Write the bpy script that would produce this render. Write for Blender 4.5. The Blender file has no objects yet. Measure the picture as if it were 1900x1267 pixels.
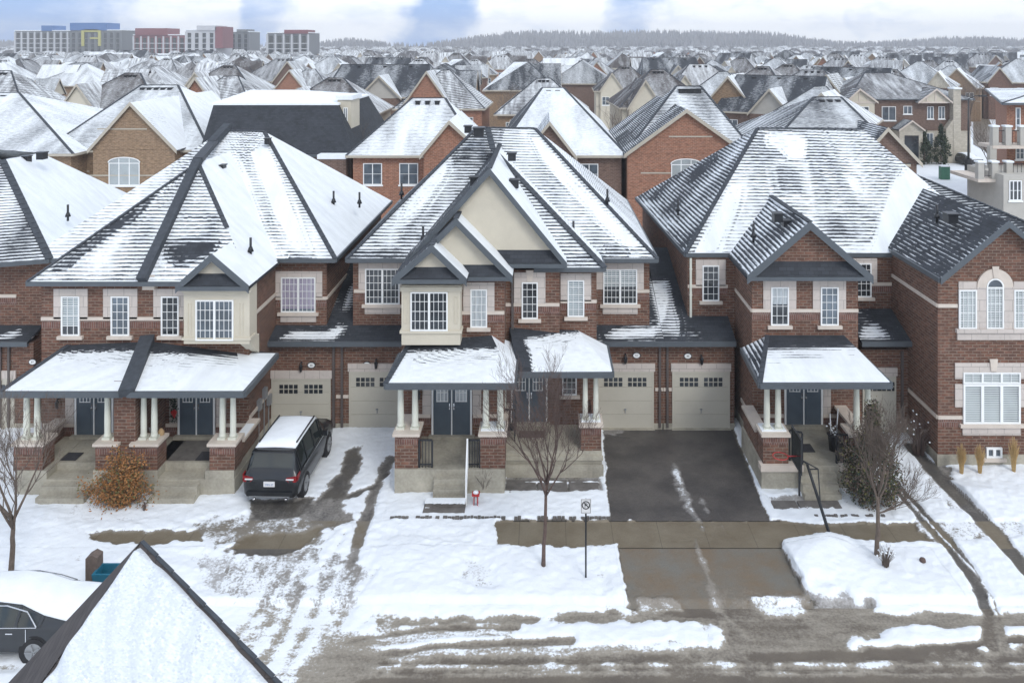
import bpy, math, random
import numpy as np
from mathutils import Vector, Matrix
from mathutils.geometry import tessellate_polygon
R = math.radians
sc = bpy.context.scene
COL = sc.collection
# ---------------------------------------------------------------- camera, sky, sun, exposure
F, H, X0, Y0 = 1450.0, 16.0, 1010.0, 80.0
cam = bpy.data.cameras.new('camera'); cam_o = bpy.data.objects.new('camera', cam); COL.objects.link(cam_o)
cam_o.location = (0, 0, H); cam_o.rotation_euler = (R(90), 0, 0)
cam.sensor_fit = 'HORIZONTAL'; cam.sensor_width = 36; cam.lens = 36*F/1900
cam.shift_x = -(X0-950)/1900; cam.shift_y = -(633.5-Y0)/1900
cam.clip_start = .5; cam.clip_end = 9000
sc.camera = cam_o
sc.view_settings.view_transform = 'Standard'; sc.view_settings.look = 'None'
sc.view_settings.gamma = 1; sc.view_settings.use_curve_mapping = False
sc.view_settings.exposure = 0.60
try:
    sc.cycles.volume_bounces = 0; sc.cycles.max_bounces = 6
except Exception: pass
SUN_EL, SUN_AZ = R(42), R(150)      # azimuth measured from +Y towards +X
w = bpy.data.worlds.new('World'); sc.world = w; w.use_nodes = True
nt = w.node_tree; N = nt.nodes; L = nt.links
bg = N['Background']; bg.inputs['Strength'].default_value = 0.115
sky = N.new('ShaderNodeTexSky'); sky.sky_type = 'NISHITA'; sky.sun_disc = False
sky.sun_elevation = SUN_EL; sky.sun_rotation = SUN_AZ; sky.dust_density = 2.0; sky.air_density = 1.0
tc = N.new('ShaderNodeTexCoord'); sep = N.new('ShaderNodeSeparateXYZ'); L.new(tc.outputs['Generated'], sep.inputs[0])
def wm(op, a, b=None, c=None, clamp=False):
    n = N.new('ShaderNodeMath'); n.operation = op; n.use_clamp = clamp
    for i, v in enumerate((a, b, c)):
        if v is None: continue
        if hasattr(v, 'node'): L.new(v, n.inputs[i])
        else: n.inputs[i].default_value = v
    return n.outputs[0]
az = wm('ARCTAN2', sep.outputs[0], sep.outputs[1])
mp = N.new('ShaderNodeMapping'); mp.inputs['Scale'].default_value = (3.0, 3.0, 3.5); L.new(tc.outputs['Generated'], mp.inputs[0])
ns = N.new('ShaderNodeTexNoise'); ns.inputs['Scale'].default_value = 2.2; ns.inputs['Detail'].default_value = 6; L.new(mp.outputs[0], ns.inputs['Vector'])
ns2 = N.new('ShaderNodeTexNoise'); ns2.inputs['Scale'].default_value = 7; ns2.inputs['Detail'].default_value = 3; L.new(mp.outputs[0], ns2.inputs['Vector'])
azd = wm('ADD', az, wm('MULTIPLY', wm('SUBTRACT', ns2.outputs[0], .5), .10))
azd = wm('ADD', azd, wm('MULTIPLY', wm('SUBTRACT', sep.outputs[2], .03), -.3))
cr = N.new('ShaderNodeValToRGB'); cr.color_ramp.interpolation = 'EASE'
L.new(wm('ADD', wm('DIVIDE', azd, 1.4), .5, clamp=True), cr.inputs[0])
def azpos(x): return math.atan((x-X0)/F)/1.4+.5
stops = [(0,.0),(150,.05),(275,.95),(425,.95),(470,.35),(500,.35),(550,.95),(725,.95),(785,.12),(850,.12),(915,1),(1105,1),(1145,.35),(1175,.35),(1230,1),(1570,1),(1605,.72),(1650,1),(1900,1)]
while len(cr.color_ramp.elements) < len(stops): cr.color_ramp.elements.new(.5)
for e, (x, v) in zip(cr.color_ramp.elements, stops):
    e.position = azpos(x); e.color = (v, v, v, 1)
hi = wm('MULTIPLY', wm('SUBTRACT', ns.outputs[0], .34), 5.0, clamp=True)
up = wm('MULTIPLY', wm('SUBTRACT', sep.outputs[2], .09), 9.0, clamp=True)
front = wm('GREATER_THAN', sep.outputs[1], 0.0)
mp3 = N.new('ShaderNodeMapping'); mp3.inputs['Scale'].default_value = (9, 9, 26); L.new(tc.outputs['Generated'], mp3.inputs[0])
ns3 = N.new('ShaderNodeTexNoise'); ns3.inputs['Scale'].default_value = 1.5; ns3.inputs['Detail'].default_value = 7; ns3.inputs['Roughness'].default_value = .6; L.new(mp3.outputs[0], ns3.inputs['Vector'])
crw = wm('ADD', wm('SUBTRACT', wm('MULTIPLY', cr.outputs[0], 1.05), .02), wm('MULTIPLY', wm('SUBTRACT', ns3.outputs[0], .5), 1.5), clamp=True)
lowc = wm('ADD', wm('MULTIPLY', crw, front), wm('MULTIPLY', hi, wm('SUBTRACT', 1.0, front)))
cl = wm('ADD', wm('MULTIPLY', lowc, wm('SUBTRACT', 1.0, up)), wm('MULTIPLY', hi, up), clamp=True)
mx = N.new('ShaderNodeMixRGB'); L.new(cl, mx.inputs[0])
skc = N.new('ShaderNodeMixRGB'); skc.inputs[0].default_value = .75; skc.inputs[2].default_value = (1.5, 3.1, 6.6, 1)
L.new(sky.outputs[0], skc.inputs[1])
L.new(skc.outputs[0], mx.inputs[1])
shade = N.new('ShaderNodeMixRGB'); L.new(ns2.outputs[0], shade.inputs[0]); shade.inputs[1].default_value = (6.9, 7.3, 7.7, 1); shade.inputs[2].default_value = (7.8, 7.95, 8.3, 1)
L.new(shade.outputs[0], mx.inputs[2]); L.new(mx.outputs[0], bg.inputs['Color'])
sun = bpy.data.lights.new('sun', 'SUN'); sun.energy = 1.0; sun.angle = R(20); sun.color = (1, .98, .94)
sun_o = bpy.data.objects.new('sun', sun); COL.objects.link(sun_o)
d = Vector((math.sin(SUN_AZ)*math.cos(SUN_EL), math.cos(SUN_AZ)*math.cos(SUN_EL), math.sin(SUN_EL)))
sun_o.rotation_euler = d.to_track_quat('Z', 'Y').to_euler(); sun_o.location = (0, 0, 60)

# ---------------------------------------------------------------- measuring helpers
def XX(x, D): return (x-X0)*D/F
def ZZ(y, D): return H-(y-Y0)*D/F
def W(x, y, D): return Vector((XX(x, D), D, ZZ(y, D)))
def DZ(y, z): return F*(H-z)/(y-Y0)
def WZ(x, y, z): D = DZ(y, z); return Vector((XX(x, D), D, z))
def G(x, y): p = WZ(x, y, 0); return (p.x, p.y)

# ---------------------------------------------------------------- materials
MATS = {}
class NT:
    def __init__(s, name):
        s.m = bpy.data.materials.new(name); s.m.use_nodes = True; s.t = s.m.node_tree
        s.b = s.t.nodes['Principled BSDF']; s.o = s.t.nodes['Material Output']
    def n(s, typ, **kw):
        n = s.t.nodes.new('ShaderNode'+typ)
        for k, v in kw.items():
            if k in n.inputs.keys():
                if hasattr(v, 'node'): s.t.links.new(v, n.inputs[k])
                else: n.inputs[k].default_value = v
            else: setattr(n, k, v)
        return n
    def l(s, a, b): s.t.links.new(a, b)
    def math(s, op, a, b=None, c=None, clamp=False):
        n = s.t.nodes.new('ShaderNodeMath'); n.operation = op; n.use_clamp = clamp
        for i, v in enumerate((a, b, c)):
            if v is None: continue
            if hasattr(v, 'node'): s.l(v, n.inputs[i])
            else: n.inputs[i].default_value = v
        return n.outputs[0]
    def mix(s, f, a, b, blend='MIX'):
        n = s.t.nodes.new('ShaderNodeMixRGB'); n.blend_type = blend
        for i, v in enumerate((f, a, b)):
            if hasattr(v, 'node'): s.l(v, n.inputs[i])
            else: n.inputs[i].default_value = v if i == 0 else (*v, 1)
        return n.outputs[0]
    def noise(s, scale, detail=3, vec=None, rough=.5):
        n = s.n('TexNoise', Scale=scale, Detail=detail, Roughness=rough)
        if vec is not None: s.l(vec, n.inputs['Vector'])
        return n.outputs[0]
    def vec(s, src='Object', scale=(1, 1, 1)):
        t = s.n('TexCoord'); m = s.n('Mapping'); m.inputs['Scale'].default_value = scale
        s.l(t.outputs[src], m.inputs[0]); return m.outputs[0]
    def attr(s, name):
        a = s.n('Attribute'); a.attribute_name = name; return a.outputs['Fac']
    def bump(s, h, strength=.3, dist=.02):
        b = s.n('Bump', Strength=strength, Distance=dist, Height=h); s.l(b.outputs[0], s.b.inputs['Normal'])
    def fin(s, col=None, rough=None, metal=None, spec=None):
        for k, v in (('Base Color', col), ('Roughness', rough), ('Metallic', metal), ('Specular IOR Level', spec)):
            if v is None: continue
            if hasattr(v, 'node'): s.l(v, s.b.inputs[k])
            else: s.b.inputs[k].default_value = (*v, 1) if k == 'Base Color' else v
        MATS[s.m.name] = s.m; return s.m
def ramp(s, f, a, b):  # smoothstep-like clamp
    return s.math('MULTIPLY', s.math('SUBTRACT', f, a), 1.0/(b-a), clamp=True)
def plain(name, col, rough=.6, var=.12, scale=3.0, metal=0, spec=.4, bump=0):
    s = NT(name); v = s.vec()
    n = s.noise(scale, 5, v); n2 = s.noise(scale*9, 3, v)
    f = s.math('ADD', s.math('MULTIPLY', n, .7), s.math('MULTIPLY', n2, .3))
    c = s.mix(ramp(s, f, .3, .7), tuple(x*(1-var) for x in col), tuple(min(1, x*(1+var)) for x in col))
    if bump: s.bump(n2, bump, .01)
    return s.fin(c, rough, metal, spec)
def uvmap(s, scale=(1, 1, 1)):
    u = s.n('UVMap'); m = s.n('Mapping'); m.inputs['Scale'].default_value = scale; s.l(u.outputs[0], m.inputs[0]); return m.outputs[0]
def brick(name, c1, c2, mo, bw=.30, rh=.115, ms=.014, var=.25, soft=.12, speck=1.0):
    s = NT(name); v = uvmap(s)
    b = s.n('TexBrick', Scale=1.0); s.l(v, b.inputs['Vector'])
    b.inputs['Color1'].default_value = (*c1, 1); b.inputs['Color2'].default_value = (*c2, 1); b.inputs['Mortar'].default_value = (*mo, 1)
    b.inputs['Mortar Size'].default_value = ms; b.inputs['Mortar Smooth'].default_value = soft
    b.inputs['Brick Width'].default_value = bw; b.inputs['Row Height'].default_value = rh; b.inputs['Bias'].default_value = -.1
    o = s.vec(); n = s.noise(.9, 6, o); n3 = s.noise(7, 3, o)
    c = s.mix(ramp(s, n, .35, .7), b.outputs[0], tuple(x*.72 for x in c1), 'MIX')
    c = s.mix(.3, b.outputs[0], c)
    c = s.mix(s.math('MULTIPLY', ramp(s, n3, .52, .75), .25), c, mo)
    sp_ = uvmap(s, (3.2, 8.7, 1)); n4 = s.noise(1.0, 2, sp_)
    c = s.mix(s.math('MULTIPLY', ramp(s, n4, .5, .64), .55*speck), c, tuple(x*.45 for x in c1)); c = s.mix(s.math('MULTIPLY', ramp(s, n4, .42, .30), .35*speck), c, tuple(min(1, x*1.5+.03) for x in c1))
    s.bump(b.outputs['Fac'], -.4, .01)
    return s.fin(c, .85)
def shingle(name, dark=(.034, .038, .045), period=.175, snowcol=(.80, .835, .855), thin=.14):
    """Asphalt shingles under thin snow: each course's butt edge shows as a dark line, wind has cleared patches."""
    s = NT(name); u = s.n('UVMap'); sp = s.n('SeparateXYZ'); s.l(u.outputs[0], sp.inputs[0])
    cov = s.attr('cov'); ob = s.vec()
    cb = s.n('CombineXYZ'); s.l(s.math('MULTIPLY', sp.outputs[0], .55), cb.inputs[0]); s.l(s.math('MULTIPLY', sp.outputs[1], .16), cb.inputs[1]); s.l(s.math('MULTIPLY', cov, 7), cb.inputs[2])
    lo = s.noise(1.0, 4, cb.outputs[0], .45)
    cb2 = s.n('CombineXYZ'); s.l(s.math('MULTIPLY', sp.outputs[0], 2.5), cb2.inputs[0]); s.l(s.math('MULTIPLY', sp.outputs[1], 9), cb2.inputs[1])
    hi = s.noise(1.0, 3, cb2.outputs[0], .6)
    fine = s.noise(16, 2, ob)
    saw = s.math('FRACT', s.math('DIVIDE', s.math('ADD', sp.outputs[1], s.math('MULTIPLY', fine, .03)), period))
    tot = s.math('ADD', cov, s.math('MULTIPLY', s.math('SUBTRACT', lo, .5), 1.5))
    tot = s.math('ADD', tot, s.math('MULTIPLY', s.math('SUBTRACT', hi, .5), .95))
    thr = s.math('SUBTRACT', 1.0, tot)      # dark share of a course
    f = ramp(s, s.math('SUBTRACT', saw, thr), -.16, .24)
    allsnow = ramp(s, tot, .86, 1.12); f = s.math('MAXIMUM', f, allsnow)
    bare = ramp(s, tot, .06, .16); f = s.math('MULTIPLY', f, bare)
    cb3 = s.n('CombineXYZ'); s.l(s.math('MULTIPLY', sp.outputs[0], 1.6), cb3.inputs[0]); s.l(s.math('MULTIPLY', sp.outputs[1], .35), cb3.inputs[1])
    f = s.math('MULTIPLY', f, s.math('SUBTRACT', 1.0, s.math('MULTIPLY', ramp(s, s.noise(1.0, 5, cb3.outputs[0], .6), .38, .68), thin)))
    br = s.n('TexBrick', Scale=1.0); s.l(u.outputs[0], br.inputs['Vector'])
    br.inputs['Color1'].default_value = (*[x*1.25 for x in dark], 1); br.inputs['Color2'].default_value = (*[x*.75 for x in dark], 1)
    br.inputs['Mortar'].default_value = (*[x*.5 for x in dark], 1); br.inputs['Brick Width'].default_value = .3; br.inputs['Row Height'].default_value = .15; br.inputs['Mortar Size'].default_value = .008
    dc = s.mix(ramp(s, s.noise(1.3, 5, ob), .3, .75), br.outputs[0], tuple(x*1.7 for x in dark)); dc = s.mix(.5, br.outputs[0], dc)
    snow = s.mix(ramp(s, s.noise(2.2, 4, ob), .3, .7), snowcol, tuple(x*.93 for x in snowcol))
    c = s.mix(f, dc, snow)
    s.bump(s.math('ADD', f, s.math('MULTIPLY', fine, .4)), .35, .03)
    return s.fin(c, .8, 0, .25)
shingle('roof_shingle', period=.175); shingle('roof_brown', (.060, .052, .050), thin=.75); shingle('roof_grey', (.075, .073, .076), .3, thin=.92)
brick('brick_red', (.170, .074, .045), (.078, .036, .025), (.21, .170, .135))
brick('brick_orange', (.31, .125, .07), (.20, .085, .055), (.36, .25, .18))
brick('brick_tan', (.27, .17, .095), (.20, .125, .075), (.30, .23, .16))
brick('brick_brown', (.15, .085, .06), (.11, .065, .05), (.22, .17, .14))
brick('brick_soldier', (.18, .076, .053), (.10, .044, .034), (.22, .175, .155), bw=.085, rh=.28)
brick('stone_block', (.56, .50, .455), (.53, .475, .43), (.30, .27, .24), bw=.62, rh=.42, ms=.012, soft=.3, speck=.08)
brick('stone_mixed', (.50, .46, .38), (.40, .36, .29), (.36, .33, .28), bw=.5, rh=.25, speck=.4)
plain('stone_trim', (.58, .51, .44), .8, .10, bump=.1)
plain('stucco', (.55, .505, .41), .9, .06, 2, bump=.1)
plain('stucco_grey', (.42, .40, .36), .9, .08, 2)
plain('trim_dark', (.085, .098, .110), .45, .10)
plain('trim_beige', (.42, .38, .31), .6, .08)
plain('cap_dark', (.045, .052, .062), .7, .3, 6)
plain('white_paint', (.80, .81, .80), .45, .04)
plain('column_white', (.63, .64, .56), .6, .08)
plain('garage_beige', (.47, .445, .375), .55, .05, 1.2)
plain('garage_white', (.70, .69, .66), .55, .05, 1.2)
plain('door_blue', (.080, .105, .130), .4, .1)
plain('concrete', (.34, .315, .255), .85, .34, 1.3, bump=.2)
plain('concrete_stained', (.42, .33, .24), .85, .25, 1.4, bump=.15)
plain('black_metal', (.02, .022, .026), .4, .1)
plain('grey_metal', (.28, .29, .30), .45, .1, metal=.3)
plain('downspout', (.10, .085, .08), .5, .1)
plain('rubber', (.018, .018, .02), .8, .2)
plain('snow', (.79, .825, .85), .75, .07, 2.5, bump=.45)
plain('wood', (.13, .10, .085), .9, .3, 8, bump=.3)
plain('bark', (.135, .105, .085), .95, .3, 10, bump=.3)
plain('bark_red', (.115, .08, .068), .95, .3, 10)
plain('red', (.45, .03, .03), .4, .1); plain('lamp_red', (.22, .012, .015), .25, .1)
plain('green_box', (.05, .17, .11), .5, .1)
plain('blue_plastic', (.015, .13, .20), .35, .15)
plain('leaf_orange', (.31, .145, .05), .8, .45, 9)
plain('leaf_olive', (.13, .12, .045), .85, .4, 9)
plain('evergreen', (.045, .060, .030), .85, .5, 6)
plain('evergreen_dark', (.028, .045, .028), .85, .5, 6)
plain('dry_grass', (.48, .33, .15), .9, .3, 12)
plain('far_wood', (.20, .20, .21), 1, .3, .02)
plain('parked_white', (.7, .7, .7), .3, .05)
plain('car_black', (.010, .012, .015), .22, .1, spec=.6)
plain('car_grey', (.022, .025, .029), .28, .1, spec=.6)
plain('chrome', (.65, .66, .68), .2, .03, metal=.9)
plain('skylight_blue', (.10, .25, .55), .5, .1)
plain('panel_yellow', (.42, .40, .14), .6, .1)
plain('panel_blue', (.07, .16, .36), .6, .1)
plain('panel_red', (.20, .075, .085), .6, .1)
plain('panel_grey', (.16, .17, .18), .6, .1)
plain('panel_white', (.50, .51, .53), .6, .05)
plain('rug', (.035, .035, .04), .95, .4, 20)
plain('flagstone', (.13, .12, .11), .8, .35, 4, bump=.2)
plain('tan_cloth', (.38, .26, .14), .9, .2)
def glass(name, col, rough=.08, lines=0, curtain=None):
    s = NT(name); v = s.vec()
    c = s.mix(ramp(s, s.noise(.8, 3, v), .35, .65), tuple(x*.6 for x in col), tuple(x*1.4 for x in col))
    if curtain:
        sp = s.n('SeparateXYZ'); s.l(v, sp.inputs[0])
        wv = s.math('SINE', s.math('MULTIPLY', s.math('ADD', sp.outputs[0], s.math('MULTIPLY', s.noise(1.2, 2, v), .5)), 34))
        c = s.mix(s.math('ADD', .5, s.math('MULTIPLY', wv, .35)), tuple(x*.72 for x in curtain), curtain)
    if lines:
        sp = s.n('SeparateXYZ'); s.l(v, sp.inputs[0])
        fr = s.math('FRACT', s.math('MULTIPLY', sp.outputs[2], 1/.085))
        c = s.mix(ramp(s, fr, .35, .6), c, (.50, .53, .52))
    return s.fin(c, rough, 0, .8)
glass('glass_dark', (.028, .034, .040)); glass('glass_blind', (.16, .20, .22), .15, lines=1)
glass('glass_curtain', (.3, .32, .33), .2, curtain=(.46, .50, .52)); glass('glass_shutter', (.25, .28, .28), .3, lines=1)
glass('glass_mid', (.10, .125, .15), .1); glass('glass_purple', (.2, .18, .25), .2, curtain=(.36, .33, .42)); glass('glass_tint', (.012, .018, .018), .06)
def snow_thin():
    s = NT('snow_thin'); u = uvmap(s, (2.2, .35, 1)); n = s.noise(1.0, 6, u, .6); n2 = s.noise(9, 4, s.vec()); n3 = s.noise(1.1, 4, s.vec())
    c = s.mix(ramp(s, n, .35, .65), (.50, .54, .57), (.70, .735, .765)); c = s.mix(s.math('MULTIPLY', ramp(s, s.math('MULTIPLY', n, n3), .16, .10), .8), c, (.33, .35, .37))
    s.bump(s.math('ADD', n2, s.math('MULTIPLY', n, 1.5)), .3, .04); s.fin(c, .8, 0, .2)
snow_thin()
# ground: snow laid over a base, 'cov' = how much snow lies there
def ground_mat(name, base, base2, slush=(.20, .18, .15), rough=.75, stretch=(1, 1, 1), snowcol=(.79, .825, .855), joints=0):
    s = NT(name); v = s.vec(scale=stretch); o = s.vec(); cov = s.attr('cov')
    n1 = s.noise(2.2, 7, v, .62); n2 = s.noise(13, 6, o, .68)
    t = s.math('ADD', cov, s.math('MULTIPLY', s.math('SUBTRACT', s.math('ADD', s.math('MULTIPLY', n1, .5), s.math('MULTIPLY', n2, .5)), .5), 1.35))
    bs = s.mix(ramp(s, s.noise(.7, 8, o, .65), .38, .62), base, base2)
    bs = s.mix(s.math('MULTIPLY', ramp(s, s.noise(30, 4, o, .7), .35, .65), .45), bs, tuple(x*.6 for x in base))
    if joints:
        sp = s.n('SeparateXYZ'); s.l(o, sp.inputs[0])
        j = s.math('LESS_THAN', s.math('FRACT', s.math('DIVIDE', s.math('ADD', sp.outputs[0], 40.35), joints)), .014)
        bs = s.mix(s.math('MULTIPLY', j, .7), bs, tuple(x*.35 for x in base))
    c = s.mix(ramp(s, t, .12, .42), bs, slush)
    sn = s.mix(ramp(s, s.noise(.9, 5, o), .3, .7), snowcol, tuple(x*.94 for x in snowcol))
    f = ramp(s, t, .48, .62); c = s.mix(f, c, sn)
    s.bump(s.math('ADD', t, s.math('MULTIPLY', s.noise(5, 6, o), .5)), .45, .05)
    return s.fin(c, s.math('ADD', .45, s.math('MULTIPLY', f, .35)), 0, .35)
ground_mat('g_asphalt', (.060, .055, .053), (.115, .104, .094), slush=(.22, .21, .20))
ground_mat('g_yard', (.09, .08, .065), (.12, .105, .08), slush=(.35, .34, .33))
ground_mat('g_walk', (.205, .175, .125), (.150, .120, .080), joints=1.52)
ground_mat('g_apron', (.175, .165, .140), (.185, .135, .085), slush=(.26, .235, .20))
ground_mat('g_road', (.12, .100, .080), (.165, .140, .108), slush=(.29, .262, .215), stretch=(.45, 1.7, 1))
ground_mat('g_drive', (.085, .08, .075), (.12, .108, .09), slush=(.25, .235, .215), stretch=(1.2, .6, 1))
ground_mat('g_far', (.30, .29, .28), (.16, .15, .14), slush=(.4, .4, .4))

# ---------------------------------------------------------------- mesh builder
def wloc(o):
    v = Vector((0, 0, 0))
    while o is not None: v = v + o.location; o = o.parent
    return v
def pt_in(x, y, P_):
    r = False; n = len(P_)
    for i in range(n):
        (ax, ay), (bx, by) = P_[i], P_[(i+1) % n]
        if (ay > y) != (by > y) and x < (bx-ax)*(y-ay)/(by-ay)+ax: r = not r
    return r
def seg_dist(x, y, P_):
    d = 1e9; n = len(P_)
    for i in range(n):
        (ax, ay), (bx, by) = P_[i], P_[(i+1) % n]; dx, dy = bx-ax, by-ay; t = min(1, max(0, ((x-ax)*dx+(y-ay)*dy)/(dx*dx+dy*dy+1e-9))); d = min(d, math.hypot(x-ax-t*dx, y-ay-t*dy))
    return d
def drift(base, items):
    """measured snow cover on a roof plane: wind-laid and wind-bared areas with soft edges"""
    def f(q):
        x, y = X0+q.x*F/q.y, Y0+(H-q.z)*F/q.y; c = base
        for P_, v, ft in items:
            d = seg_dist(x, y, P_); d = d if pt_in(x, y, P_) else -d
            w_ = min(1, max(0, d/ft*.5+.5)); c = c*(1-w_)+v*w_
        return c
    return f
class MB:
    def __init__(s): s.v = []; s.f = []; s.m = []; s.c = []; s.mi = 0; s.cov = .5; s.sm = []
    smooth = False
    def add(s, vs, fs, mi=None, cov=None, smooth=False):
        o = len(s.v); s.v += [tuple(p) for p in vs]
        for f in fs:
            s.f.append([i+o for i in f]); s.m.append(s.mi if mi is None else mi); s.c.append(s.cov if cov is None else cov); s.sm.append(smooth)
        return s
    def poly(s, pts, **k): return s.add(pts, [list(range(len(pts)))], **k)
    def box(s, x0, x1, y0, y1, z0, z1, **k):
        if x0 > x1: x0, x1 = x1, x0
        if y0 > y1: y0, y1 = y1, y0
        if z0 > z1: z0, z1 = z1, z0
        v = [(x0,y0,z0),(x1,y0,z0),(x1,y1,z0),(x0,y1,z0),(x0,y0,z1),(x1,y0,z1),(x1,y1,z1),(x0,y1,z1)]
        return s.add(v, [(0,3,2,1),(4,5,6,7),(0,1,5,4),(1,2,6,5),(2,3,7,6),(3,0,4,7)], **k)
    def grid(s, pts, cov, step=.3):        # planar tri or quad laid out as a fine grid so that cov can vary over it
        pts = [Vector(p) for p in pts]
        if len(pts) == 3: pts = pts+[pts[2]]
        a, b, c, d = pts; nu = max(2, int(max((b-a).length, (c-d).length)/step)); nv = max(2, int(max((d-a).length, (c-b).length)/step))
        vs = [(a.lerp(b, i/nu)).lerp(d.lerp(c, i/nu), j/nv) for j in range(nv+1) for i in range(nu+1)]
        fs = [(j*(nu+1)+i, j*(nu+1)+i+1, (j+1)*(nu+1)+i+1, (j+1)*(nu+1)+i) for j in range(nv) for i in range(nu)]
        return s.add(vs, fs, cov=cov)
    def prism(s, loop, z0, z1, **k):          # loop: CCW xy list
        n = len(loop); v = [(x, y, z0) for x, y in loop]+[(x, y, z1) for x, y in loop]
        return s.add(v, [list(range(n))[::-1], list(range(n, 2*n))]+[(i, (i+1) % n, n+(i+1) % n, n+i) for i in range(n)], **k)
    def ext(s, pts, off, **k):                # polygon extruded by a vector
        n = len(pts); o = Vector(off); v = [Vector(p) for p in pts]; v2 = [p+o for p in v]
        nn = Vector((0, 0, 0))
        for i in range(n): nn += v[i].cross(v[(i+1) % n])
        fl = nn.dot(o) > 0
        fs = [list(range(n))[::-1], list(range(n, 2*n))]+[(i, (i+1) % n, n+(i+1) % n, n+i) for i in range(n)]
        if not fl: fs = [list(f)[::-1] for f in fs]
        return s.add(v+v2, fs, **k)
    def tube(s, pts, rad, n=6, **k):
        pts = [Vector(p) for p in pts]
        if not hasattr(rad, '__len__'): rad = [rad]*len(pts)
        vs = []; fs = []
        for i, p in enumerate(pts):
            t = (pts[min(i+1, len(pts)-1)]-pts[max(i-1, 0)]).normalized()
            a = t.orthogonal().normalized() if i == 0 else (a-t*a.dot(t)).normalized()
            b = t.cross(a)
            for j in range(n):
                g = 2*math.pi*j/n; vs.append(p+(a*math.cos(g)+b*math.sin(g))*rad[i])
        for i in range(len(pts)-1):
            for j in range(n):
                fs.append((i*n+j, i*n+(j+1) % n, (i+1)*n+(j+1) % n, (i+1)*n+j))
        fs.append(list(range(n))[::-1]); fs.append([(len(pts)-1)*n+j for j in range(n)])
        k.setdefault('smooth', n > 4)
        return s.add(vs, fs, **k)
    def lathe(s, c, prof, n=12, **k):
        vs = []; fs = []
        for r, z in prof:
            for j in range(n):
                g = 2*math.pi*j/n; vs.append((c[0]+r*math.cos(g), c[1]+r*math.sin(g), c[2]+z))
        for i in range(len(prof)-1):
            for j in range(n): fs.append((i*n+j, i*n+(j+1) % n, (i+1)*n+(j+1) % n, (i+1)*n+j))
        fs.append(list(range(n))[::-1]); fs.append([(len(prof)-1)*n+j for j in range(n)])
        k.setdefault('smooth', True)
        return s.add(vs, fs, **k)
    def beam(s, a, b, w_, h_, **k):           # box along a-b: width across, height up
        a = Vector(a); b = Vector(b); t = (b-a).normalized(); up = Vector((0, 0, 1))
        sd = t.cross(up); sd = sd.normalized() if sd.length > 1e-4 else Vector((1, 0, 0)); u2 = sd.cross(t).normalized()
        sd = sd*w_/2; u = u2*h_
        v = [a-sd, a+sd, a+sd+u, a-sd+u, b-sd, b+sd, b+sd+u, b-sd+u]
        return s.add(v, [(0,1,2,3),(7,6,5,4),(0,4,5,1),(1,5,6,2),(2,6,7,3),(3,7,4,0)], **k)
    def build(s, name, mats, parent=None, loc=None, label=None, kind=None):
        o_ = wloc(parent) if parent is not None else Vector((0, 0, 0))
        base = Vector(loc) if loc is not None else Vector((0, 0, 0))
        off = o_+base
        me = bpy.data.meshes.new(name)
        vs = [(x-off.x, y-off.y, z-off.z) for x, y, z in s.v]
        me.from_pydata(vs, [], s.f)
        if isinstance(mats, str): mats = [mats]
        for m in mats: me.materials.append(MATS[m])
        me.polygons.foreach_set('material_index', s.m)
        me.polygons.foreach_set('use_smooth', s.sm)
        uv = me.uv_layers.new(name='UVMap'); uvd = np.zeros(len(me.loops)*2, dtype=np.float32)
        cv = np.zeros(len(me.loops), dtype=np.float32)
        k = 0
        for fi, f in enumerate(s.f):
            p = [Vector(s.v[i]) for i in f]; nn = Vector((0, 0, 0))
            for i in range(len(p)): nn += p[i].cross(p[(i+1) % len(p)])
            if nn.length < 1e-12: nn = Vector((0, 0, 1))
            nn.normalize()
            if abs(nn.z) > .985: tu, tv = Vector((1, 0, 0)), Vector((0, 1, 0))
            else:
                tu = Vector((0, 0, 1)).cross(nn).normalized(); tv = nn.cross(tu)
            for q in p:
                uvd[2*k] = q.dot(tu); uvd[2*k+1] = q.dot(tv); c_ = s.c[fi]; cv[k] = c_(q) if callable(c_) else c_; k += 1
        uv.data.foreach_set('uv', uvd)
        at = me.attributes.new('cov', 'FLOAT', 'CORNER'); at.data.foreach_set('value', cv)
        me.update()
        o = bpy.data.objects.new(name, me); COL.objects.link(o)
        o.location = base
        if parent is not None: o.parent = parent
        if label: o['label'] = label
        if kind: o['kind'] = kind
        return o
def tag(o, label=None, cat=None, group=None, kind=None):
    for k, v in (('label', label), ('category', cat), ('group', group), ('kind', kind)):
        if v: o[k] = v
    return o
def thing(name, label, cat, loc=(0, 0, 0), group=None, rz=0):
    o = bpy.data.objects.new(name, None); COL.objects.link(o); o.location = loc; o.rotation_euler = (0, 0, rz)
    o.empty_display_size = .3
    return tag(o, label, cat, group)
CH = {}
def copy_tree(o, parent=None):
    c = o.copy(); COL.objects.link(c)
    if parent is not None: c.parent = parent
    for ch in CH[o.name]: copy_tree(ch, c)
    return c
def index_children():
    CH.clear()
    for o in bpy.data.objects: CH.setdefault(o.name, [])
    for o in bpy.data.objects:
        if o.parent is not None: CH[o.parent.name].append(o)
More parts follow.
